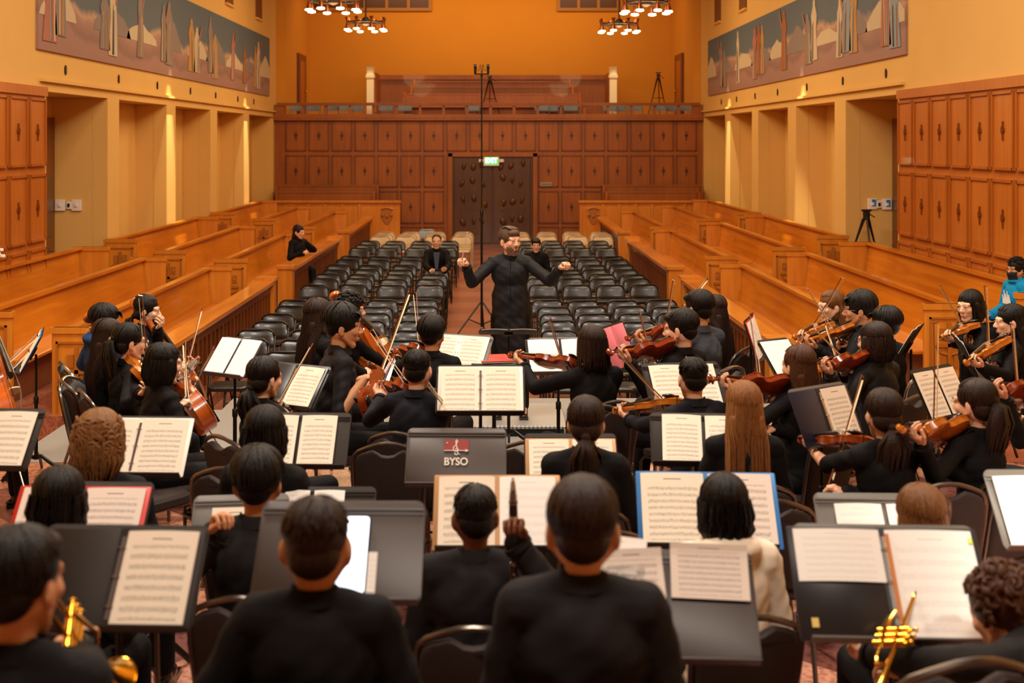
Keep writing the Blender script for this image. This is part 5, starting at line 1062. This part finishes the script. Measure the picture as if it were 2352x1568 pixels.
# boy in profile with the viola on his lap
sc_ = U(905, 806, 9.0); bt = solve(sc_, 838, 952, .66, -1); dd = (sc_-bt).normalized(); inst(FID[('viola', 0)], bt, frame_of(dd, (.9, -.2, .3)), 'red viola held upright on the lap of the boy in profile', 'viola', 'violins and violas')
rh = bow_px((868, 868), (940, 668), 8.75, 1, 'long bow held up by the boy in profile')
person('boy in profile with short sleeves and a fringe, holding a red viola', 785, 698, 9.0, 72, head=84, hair='fluffy', hm=H_black, top='shirt', topm=K_shirt, face=True, skin=1, sleeve=.42, LH=U(862, 880, 9.1), RH=rh, hp=('hold', 'grip'), lean=.1, elbow=(None, Vector((.3, -.5, -1))))
violinist('player with a thick black mop of hair left of the open music', 992, 725, 9.3, 12, 15, (902, 812), var=0, kind='viola', bow=(955, 671), dt=.5, vl='dark viola whose scroll peeps out left of the mop-haired player', bl='pale upright bow beside the mop-haired player', hair='fluffy', hm=H_black, top='shirt', skin=1)
r = violinist('boy with short black hair and a navy shirt before the central music stand', 958, 798, 7.85, 18, 14, (868, 892), var=0, kind='violin', bow=(855, 757), dt=.6, vl='shiny red violin held low by the boy in the navy shirt', bl='dark bow crossing behind the boy in the navy shirt', hair='buzz', hm=H_black, top='shirt', topm=cloth('shirt_navy', '16181f'), skin=0)
bow_px((1022, 925), (983, 878), 7.6, -1, 'bow in the right hand of the boy in the navy shirt')
# --- right of the conductor
violinist('shoulder-length dark-haired violinist in the middle, seen from behind', 1360, 746, 8.75, -22, -18, (1168, 818), var=0, bow=(1264, 730), dt=.42, vl='red violin held out to the left of the shoulder-length-haired player', bl='pale bow above the middle player\'s red violin', hair='shag', hm=H_dark, top='shirt', skin=0)
violinist('boy in denim with glasses and spiky black hair, far right desk', 1606, 664, 10.0, -38, -42, (1440, 780), var=0, kind='violin', bow=(1547, 643), dt=.45, vl='violin of the denim-shirted boy with its scroll curling left', bl='bow standing upright above the denim-shirted boy', hair='short', top='shirt', topm=K_denim, skin=1, face=True, glasses=True, chairk='speckled')
violinist('boy with slicked black hair looking left over a dark red violin', 1566, 708, 9.1, -48, -62, (1400, 812), var=0, kind='viola', bow=(1467, 712), dt=.42, vl='dark red violin under the chin of the slick-haired boy', bl='pale bow crossing the slick-haired boy\'s violin', hair='short', top='shirt', topm=K_black, skin=0, face=True)
person('girl with a brown ponytail half hidden behind the denim-shirted boy', 1641, 676, 10.9, -50, hair='long', hm=H_dark, top='shirt', male=False)
bow_px((1560, 720), (1625, 638), 10.9, 1, 'short bow slanting up behind the spiky-haired boy')
violinist('boy with cropped black hair and ears showing, before the right-centre stand', 1593, 816, 7.6, -28, -12, (1410, 948), var=1, bow=(1419, 803), dt=.5, vl='brown violin held low with its scroll towards the centre chair', bl='long bow slanting down to the cropped-haired boy\'s violin', hair='buzz', hm=H_black, top='shirt', topm=cloth('shirt_navy', '16181f'), skin=0)
violinist('girl with long reddish-brown hair seen from behind, level violin', 1836, 791, 8.0, -35, -30, (1630, 872), var=0, kind='viola', bow=(1724, 720), dt=.42, vl='long dark viola held level by the reddish-brown-haired girl', bl='bow leaning left above the level viola', hair='longthin', hm=H_brown, top='knit', male=False, skin=0)
person('girl with straight dark-blond hair down her back in a black top', 1708, 874, 6.75, 0, hair='long', hm=H_blond, top='knit', male=False, skin=0)
violinist('girl with light brown hair facing left over her violin, right section', 1911, 666, 10.9, -85, -105, (1826, 778), var=1, bow=(1934, 638), dt=.5, vl='amber violin of the light-brown-haired girl facing left', bl='bow crossing in front of the light-brown-haired girl\'s face', hair='longthin', hm=H_warm, top='shirt', male=False, face=True, skin=2)
violinist('boy with wavy black hair and glasses in profile, right section', 1976, 669, 10.3, -62, -76, (1832, 792), var=1, bow=(1854, 663), dt=.5, vl='amber violin of the wavy-haired boy in profile', bl='bow leaning left before the wavy-haired boy', hair='fluffy', top='shirt', face=True, glasses=2, skin=1)
person('boy with thick black hair behind the bob-haired player on the right', 2036, 706, 9.8, -45, head=-50, hair='fluffy', top='shirt', skin=1, chairk='speckled')
violinist('bob-haired player in a black shirt with a dark violin, right section', 2010, 738, 8.9, -38, -42, (1868, 838), var=0, kind='viola', bow=(1872, 755), dt=.4, vl='dark viola held level by the bob-haired player', bl='bow meeting the bob-haired player\'s viola', hair='bob', hm=H_dark, top='shirt', topm=K_shirt, skin=0, face=True, glasses=True)
bow_px((1922, 822), (1896, 740), 9.3, 1, 'second pale bow just right of the one on the bob-haired player\'s viola')
violinist('pale girl with bobbed black hair looking down at her violin, far right', 2230, 665, 10.9, -100, -122, (2166, 778), var=1, bow=(2158, 653), dt=.5, vl='golden violin under the chin of the girl looking down', bl='bow standing before the carved pew end on the right', hair='bob', top='shirt', male=False, face=True, skin=2)
violinist('girl with loose black hair at the right edge holding a golden viola', 2322, 698, 10.0, -72, -82, (2220, 838), var=1, kind='viola', bow=(2262, 655), dt=.5, vl='golden viola slanting down from the girl at the right edge', bl='pale bow standing upright near the right edge', hair='longthin', top='shirt', male=False, face=True, skin=2)
violinist('girl in a dotted black top with her bare forearm under a violin neck', 2030, 891, 6.6, -12, -8, (1836, 1014), var=0, bow=(1980, 862), dt=.35, vl='red violin held by the bare-armed girl before the navy binder', bl='bow rising beside the bare-armed girl\'s head', hair='lowpony', hm=H_dark, top='knit', male=False, skin=0, sleeve=(.45, 1))
violinist('girl with a high ponytail playing a brown viola near the right edge', 2242, 869, 6.85, -30, -40, (2070, 990), var=1, kind='viola', bow=(2147, 726), dt=.5, vl='brown viola of the high-ponytail girl', bl='dark bow standing on the high-ponytail girl\'s viola', hair='pony', hm=H_dark, top='knit', male=False, skin=0, face=True)
violinist('violinist cut off by the right edge behind the high-ponytail girl', 2425, 800, 7.7, -35, -40, (2262, 885), var=0, bow=(2322, 742), dt=.45, vl='red-brown violin cut off by the right edge', bl='pale bow over the violin cut off by the right edge', hair='short', top='shirt')
# --- winds
person('wavy brown-haired player seen from behind at the left', 228, 938, 5.75, 0, hair='bobwave', hm=H_sand, top='jacket', male=False)
person('bob-haired player with glossy black hair before the beige music, left of centre', 610, 930, 6.1, 12, hair='bob', hm=H_black, top='jacket', male=False)
person('player with tousled black hair in a charcoal jacket raising a hand', 591, 1030, 5.15, 0, hair='fluffy', hm=H_black, top='jacket', topm=K_char, LH=U(508, 1180, 4.85), hp=('grip', 'relaxed'), skin=1, nochairlabel='tousled-haired raised-hand player')
person('player with smooth black bowl-cut hair at the lower left', 136, 1070, 4.95, 4, hair='bob', hm=H_black, top='jacket')
person('girl with a low bun-like ponytail and black jacket, centre', 1346, 908, 6.35, 5, hair='lowpony', hm=H_dark, top='jacket', male=False, skin=0)
cl = person('clarinettist with close-cropped hair, clarinet raised at the right', 1090, 1106, 4.85, 0, head=-8, hair='buzz', hm=H_black, top='jacket', topm=K_char, skin=3, RH=U(1181, 1192, 4.55), hp=('relaxed', 'grip'), glasses=True)
clarinet(U(1178, 1098, 4.52), U(1181, 1300, 4.62)-U(1178, 1098, 4.52), 'black clarinet held upright in front of the open music')
person('player in a cream hoodie with straight black hair', 1662, 1086, 4.95, -8, hair='bob', hm=H_black, top='hoodie', topm=K_white, male=False, skin=0, nochairlabel='cream hoodie player')
person('player with straight warm-brown hair, only the head showing at the right', 2115, 1110, 4.85, 0, hair='longthin', hm=H_warm, top='knit', male=False)
person('man with short dark hair and ears showing, black suit, front left of centre', 726, 1131, 3.38, 2, hair='buzz', hm=H_dark, top='jacket', floor=.78, skin=1, hs=1.14, spread=1.3, RH=U(760, 1480, 3.5), LH=U(700, 1490, 3.5))
person('man with neat dark hair in a black suit, front row right of centre', 1339, 1092, 3.43, 4, hair='short', hm=H_dark, top='jacket', topm=K_char, floor=.78, skin=0, hs=1.14, spread=1.3)
person('trumpeter cut off by the left edge, hand on the valves', 42, 1206, 2.95, 12, head=16, hair='short', hm=H_black, top='jacket', floor=.78, skin=1, RH=U(195, 1440, 3.55), LH=U(165, 1462, 3.5), hp=('grip', 'grip'))
ta = U(112, 1352, 3.2); tb = solve(ta, 262, 1560, .48, 1); trumpet(ta, tb-ta, (-.2, .2, 1), 'brass trumpet in the hands of the player at the left edge')
person('curly-haired player bent forward over a horn at the lower right corner', 2300, 1300, 4.0, -22, head=-28, hair='curly', hm=H_brown, top='jacket', topm=K_char, floor=.78, skin=0, hs=1.15, lean=1.12, pitch=.4, LH=U(1968, 1470, 4.5), RH=U(2040, 1530, 4.3), hp=('grip', 'hold'), spread=1.2, seat=False)
ta = U(2098, 1372, 4.25); tb = solve(ta, 1998, 1640, .5, -1); trumpet(ta, tb-ta, (.5, -1, .1), 'brass horn held mouthpiece up between the knees at the lower right')
bchair_px(2245, 1520, 3.3, -10, 'dark', 'dark banquet chair back across the lower right corner', floor=.78)
# ================================================================ CHAIRS OF THE SEATED PLAYERS AND EMPTY ONES
for loc, th, kd, lb, fl in CHAIRS: bchair((loc.x, loc.y, fl), th, kd, 'banquet chair under the ' + ' '.join(lb.split()[:11]).rstrip(','))
bchair_px(150, 813, 9.3, 95, 'speckled', 'empty banquet chair with speckled back, side-on at the left')
bchair_px(222, 897, 7.6, 38, 'dark', 'silver-edged dark chair back behind the wavy-haired player')
bchair_px(890, 974, 7.25, 0, 'dark', 'dark banquet chair back left of the stand with the red emblem')
bchair_px(1217, 980, 7.3, 0, 'dark', 'dark banquet chair back showing above the small beige music')
bchair_px(515, 962, 6.7, 8, 'dark', 'dark banquet chair back beside the glossy bob-haired player')
bchair_px(1378, 884, 8.3, 0, 'dark', 'dark banquet chair back in front of the shoulder-length-haired violinist')
bchair_px(1778, 1120, 6.1, 5, 'dark', 'dark banquet chair back right of the blue folder')
bchair_px(2182, 1058, 6.4, 0, 'dark', 'dark banquet chair back above the warm-brown-haired head')
bchair_px(2352, 1030, 6.6, -5, 'dark', 'dark banquet chair back cut off by the right edge')
bchair_px(1688, 762, 9.3, -75, 'speckled', 'speckled banquet chair seen side-on behind the denim-shirted boy')
bchair_px(1400, 1160, 5.6, -20, 'dark', 'dark chair back partly behind the suited man right of centre')
# ================================================================ STANDS AND MUSIC
S = stand(0, 937, 6.1, 4, 'black music stand with beige music at the far left edge', w_=.47); booklet(S, 'beige open music cut off by the left edge', w_=.41, mi=0)
S = stand(330, 955, 6.2, 2, 'black stand behind the wavy-haired player'); booklet(S, 'open beige binder pages right of the wavy-haired player', w_=.48, mi=(1, 1), cover=M_paper, rings=True)
S = stand(700, 947, 6.75, 2, 'black stand with beige music beside the glossy bob'); booklet(S, 'open beige music to the right of the glossy black bob', w_=.40, mi=(1, 1), x=-.015)
S = stand(1104, 838, 7.3, 0, 'black stand with the sharpest open music in the centre'); booklet(S, 'open music with staves facing the camera in the centre', w_=.45, mi=(0, 0), cover=M_paper, rings=True)
S = stand(1050, 983, 6.5, 1, 'empty brown-black stand with a red emblem and four letters', logo=True, m=mat('stand_brown', '3a2c24', .45))
S = stand(1309, 995, 6.95, 0, 'stand with small beige music behind the low-ponytail girl in the centre'); booklet(S, 'small beige music left of the centre ponytail', w_=.46, mi=0, cover=mat('folder_tan', 'c49460', .6), h_=.28)
S = stand(1600, 948, 6.8, 4, 'stand with two beige sheets left of the dark-blond girl', beta=46); booklet(S, 'beige music overlapped by the dark-blond hair', w_=.44, mi=1, x=.03, rot=-.03)
S = stand(1142, 1090, 5.2, 0, 'black stand behind the clarinettist\'s music'); booklet(S, 'large open music in front of the clarinettist', w_=.48, mi=(0, 2), cover=mat('folder_tan', 'c49460', .6), h_=.31)
S = stand(1618, 1083, 5.45, 3, 'wide black stand with a blue folder', w_=.57, h_=.35); booklet(S, 'open blue folder with music before the cream hoodie', w_=.56, mi=(1, 3), cover=M_blue, h_=.33, y=-.012)
S = stand(215, 1105, 5.12, 2, 'black stand with a pale binder behind the bowl-cut player'); booklet(S, 'pale open binder right of the bowl-cut head', w_=.50, mi=3, cover=M_red, h_=.29, x=-.02)
S = stand(297, 1205, 3.9, 2, 'wide dark stand with one cream page, lower left'); booklet(S, 'open black binder holding one cream page', w_=.46, mi=(1, 0), cover=M_stand, pages=(0, 1), rings=True, x=.0)
S = stand(792, 1150, 3.95, 1, 'wide dark stand with a glowing tablet, lower centre', m=mat('stand_brown', '3a2c24', .45))
t = empty('tablet', (0, 0, 0), 0, 'glowing white tablet standing on the dark stand', 'tablet'); t.matrix_world = S['M'] @ Matrix.Translation((.002, -.305, .012))
b = MB(); b.rbox((.0, .125, 0), (.175, .25, .008), .012); b.build('case', M_black, t); b = MB(); b.rbox((0, .125, .005), (.165, .24, .002), .01); b.build('screen', mat('screen_glow', 'e6f2ff', .3, emit='dcecff', estr=2.2), t)
booklet(S, 'thin cream booklet edge beside the tablet', w_=.04, h_=.14, mi=2, single=True, x=.10, y=-.17)
S = stand(740, 1117, 5.75, 0, 'dark stand top behind the suited man left of centre', w_=.5); booklet(S, 'cream sheet edge on the stand left of centre', w_=.3, mi=2, x=-.04)
S = stand(556, 1135, 5.35, -6, 'grey stand with music behind the raised hand', w_=.4, m=M_standl); booklet(S, 'small sheet of music behind the raised hand', w_=.2, h_=.26, mi=1, single=True, x=-.02)
S = stand(1540, 1262, 4.05, 3, 'dark stand with white sheets flopped over its top, right of centre', m=mat('stand_brown', '3a2c24', .45), h_=.36)
booklet(S, 'curled white sheet on the left of the overloaded stand', w_=.2, h_=.25, mi=3, single=True, x=-.13, y=-.0, rot=.06, droop=.012); booklet(S, 'curled white sheet of staves on the right of the overloaded stand', w_=.25, h_=.19, mi=3, single=True, x=.12, y=.02, rot=-.03, droop=.012)
booklet(S, 'pale sheet sticking up behind the suited man\'s ear', w_=.2, h_=.2, mi=2, single=True, x=-.17, y=.04, rot=-.12)
S = stand(2025, 1204, 4.25, 3, 'grey stand holding the big white-paged binder, lower right', m=M_standl, w_=.60, h_=.40)
t = booklet(S, 'big black binder with glare-washed white pages, lower right', w_=.59, mi=(2, 2), cover=M_binder, pages=(.5, 1), rings=True, x=-.01, h_=.37)
b = MB(); b.box((.013, -.18, .012), (.014, .32, .006)); b.build('spine_strip', mat('spine_orange', 'c87828', .5), t, False); b = MB(); b.box((.285, -.04, .012), (.012, .02, .003)); b.build('sticky_tab', mat('tab_green', 'd8e850', .5), t, False); b = MB(); b.box((-.26, -.32, .009), (.022, .03, .003)); b.build('label_sticker', mat('label_yellow', 'e0c060', .5), t, False)
S = stand(2010, 1132, 5.15, 2, 'grey stand with pale sheets below the bare-armed girl', m=M_standl); booklet(S, 'pale sheets on the grey stand beside the warm-brown hair', w_=.40, mi=2, x=.02, h_=.26, y=-.05)
S = stand(2405, 1078, 4.9, 0, 'grey stand with glare-washed white page at the right edge', m=M_standl); booklet(S, 'glare-washed white page cut off by the right edge', w_=.46, mi=2, h_=.29)
S = stand(1872, 885, 6.95, -34, 'stand with a navy binder left of the bare-armed girl', m=M_standl, w_=.45, beta=26); booklet(S, 'navy binder opened to one page of music', w_=.43, mi=1, cover=M_navy, pages=(0, 1), rings=True)
S = stand(2136, 842, 8.0, -36, 'tilted stand with two sheets left of the high-ponytail girl', w_=.44, beta=28); booklet(S, 'two overlapping sheets of music near the high ponytail', w_=.42, mi=0)
S = stand(2196, 775, 9.6, -78, 'narrow stand seen edge-on before the carved pew end', beta=25); booklet(S, 'white sheets on the edge-on stand', w_=.42, mi=2)
S = stand(2112, 750, 9.4, 118, 'dark back of a stand turned away, right section', beta=30); booklet(S, 'sheet edges behind the turned-away stand', w_=.42, mi=2)
S = stand(1718, 728, 9.9, -70, 'stand holding thick scores seen edge-on right of the denim-shirted boy', beta=18); booklet(S, 'thick stack of scores on the edge-on stand', w_=.42, mi=2, cover=M_red)
S = stand(1772, 778, 8.9, -30, 'stand with a bright white page left of the reddish-brown hair', w_=.3); booklet(S, 'bright white page on the stand left of the reddish-brown hair', w_=.27, mi=2, single=True)
S = stand(1560, 832, 8.0, -10, 'stand with two beige pages behind the cropped-haired boy'); booklet(S, 'two beige pages behind the cropped-haired boy', w_=.43, mi=0)
S = stand(1169, 759, 10.35, 180, 'conductor\'s low flat music stand', beta=76, w_=.5); booklet(S, 'white score lying on the conductor\'s stand', w_=.46, mi=2, h_=.26)
S = stand(1278, 775, 9.65, -6, 'stand with white music behind the middle violin', w_=.45, m=M_standl); booklet(S, 'white open music behind the middle violin', w_=.5, mi=2, cover=M_stand, x=.02)
S = stand(1064, 768, 9.6, 22, 'grey stand with open music beside the mop-haired player', m=M_standl); booklet(S, 'open music leaning beside the mop-haired player', w_=.42, mi=0, rings=True, cover=M_paper)
S = stand(1400, 745, 9.3, -62, 'narrow stand with a pink sheet right of the middle violinist', beta=22); page_o = booklet(S, 'pink sheet on the narrow stand', w_=.4, mi=0, cover=M_pink, pages=(0, 0), x=.0)
S = stand(560, 777, 9.2, 30, 'stand with washed-out white sheets before the left balustrade', m=M_standl, w_=.38); booklet(S, 'washed-out white sheets on the left stand', w_=.38, mi=2, h_=.31)
S = stand(690, 835, 8.2, 28, 'stand with a black binder of music left of the boy in profile', m=M_black); booklet(S, 'black binder of music left of the boy in profile', w_=.44, mi=(2, 1), cover=M_binder, pages=(0, 1), rings=True)
S = stand(100, 760, 9.7, 72, 'dark stand seen from the side at the left edge', beta=28); booklet(S, 'blue-edged sheets behind the side-on stand at the left', w_=.42, mi=2, cover=M_blue)
t = empty('score', U(1135, 828, 9.9)*1.0, .2, 'red-covered score lying low beside the conductor\'s stand', 'score'); t.location = U(1135, 822, 9.95)
b = MB(); b.rbox((0, 0, 0), (.24, .30, .006), .003); b.build('cover', M_red, t); b = MB(); b.box((0, 0, -.008), (.23, .29, .008)); b.build('pages', M_paper, t, False)
text('SCORE', .05, t, (0, .02, .004), M_paper, rot=(0, 0, 0), depth=.0005) if False else None
t2 = empty('side_table', (t.location.x, t.location.y, FS), 0, 'small black shelf table carrying the red score', 'table'); zt = t.location.z-FS-.016
b = MB(); b.rbox((0, 0, zt-.01), (.34, .32, .02), .02); b.build('top', M_black, t2); b = MB(); b.tube([(0, 0, .01), (0, 0, zt-.02)], .015, 8); b.lathe((0, 0, 0), [(.15, 0), (.15, .012), (.03, .03)], 20); b.build('pedestal', M_black, t2)
for o in list(bpy.data.objects):                                     # drop unused prototypes
    if o.parent is None and 'label' not in o and o.type == 'EMPTY':
        for c in list(o.children_recursive): bpy.data.objects.remove(c)
        bpy.data.objects.remove(o)
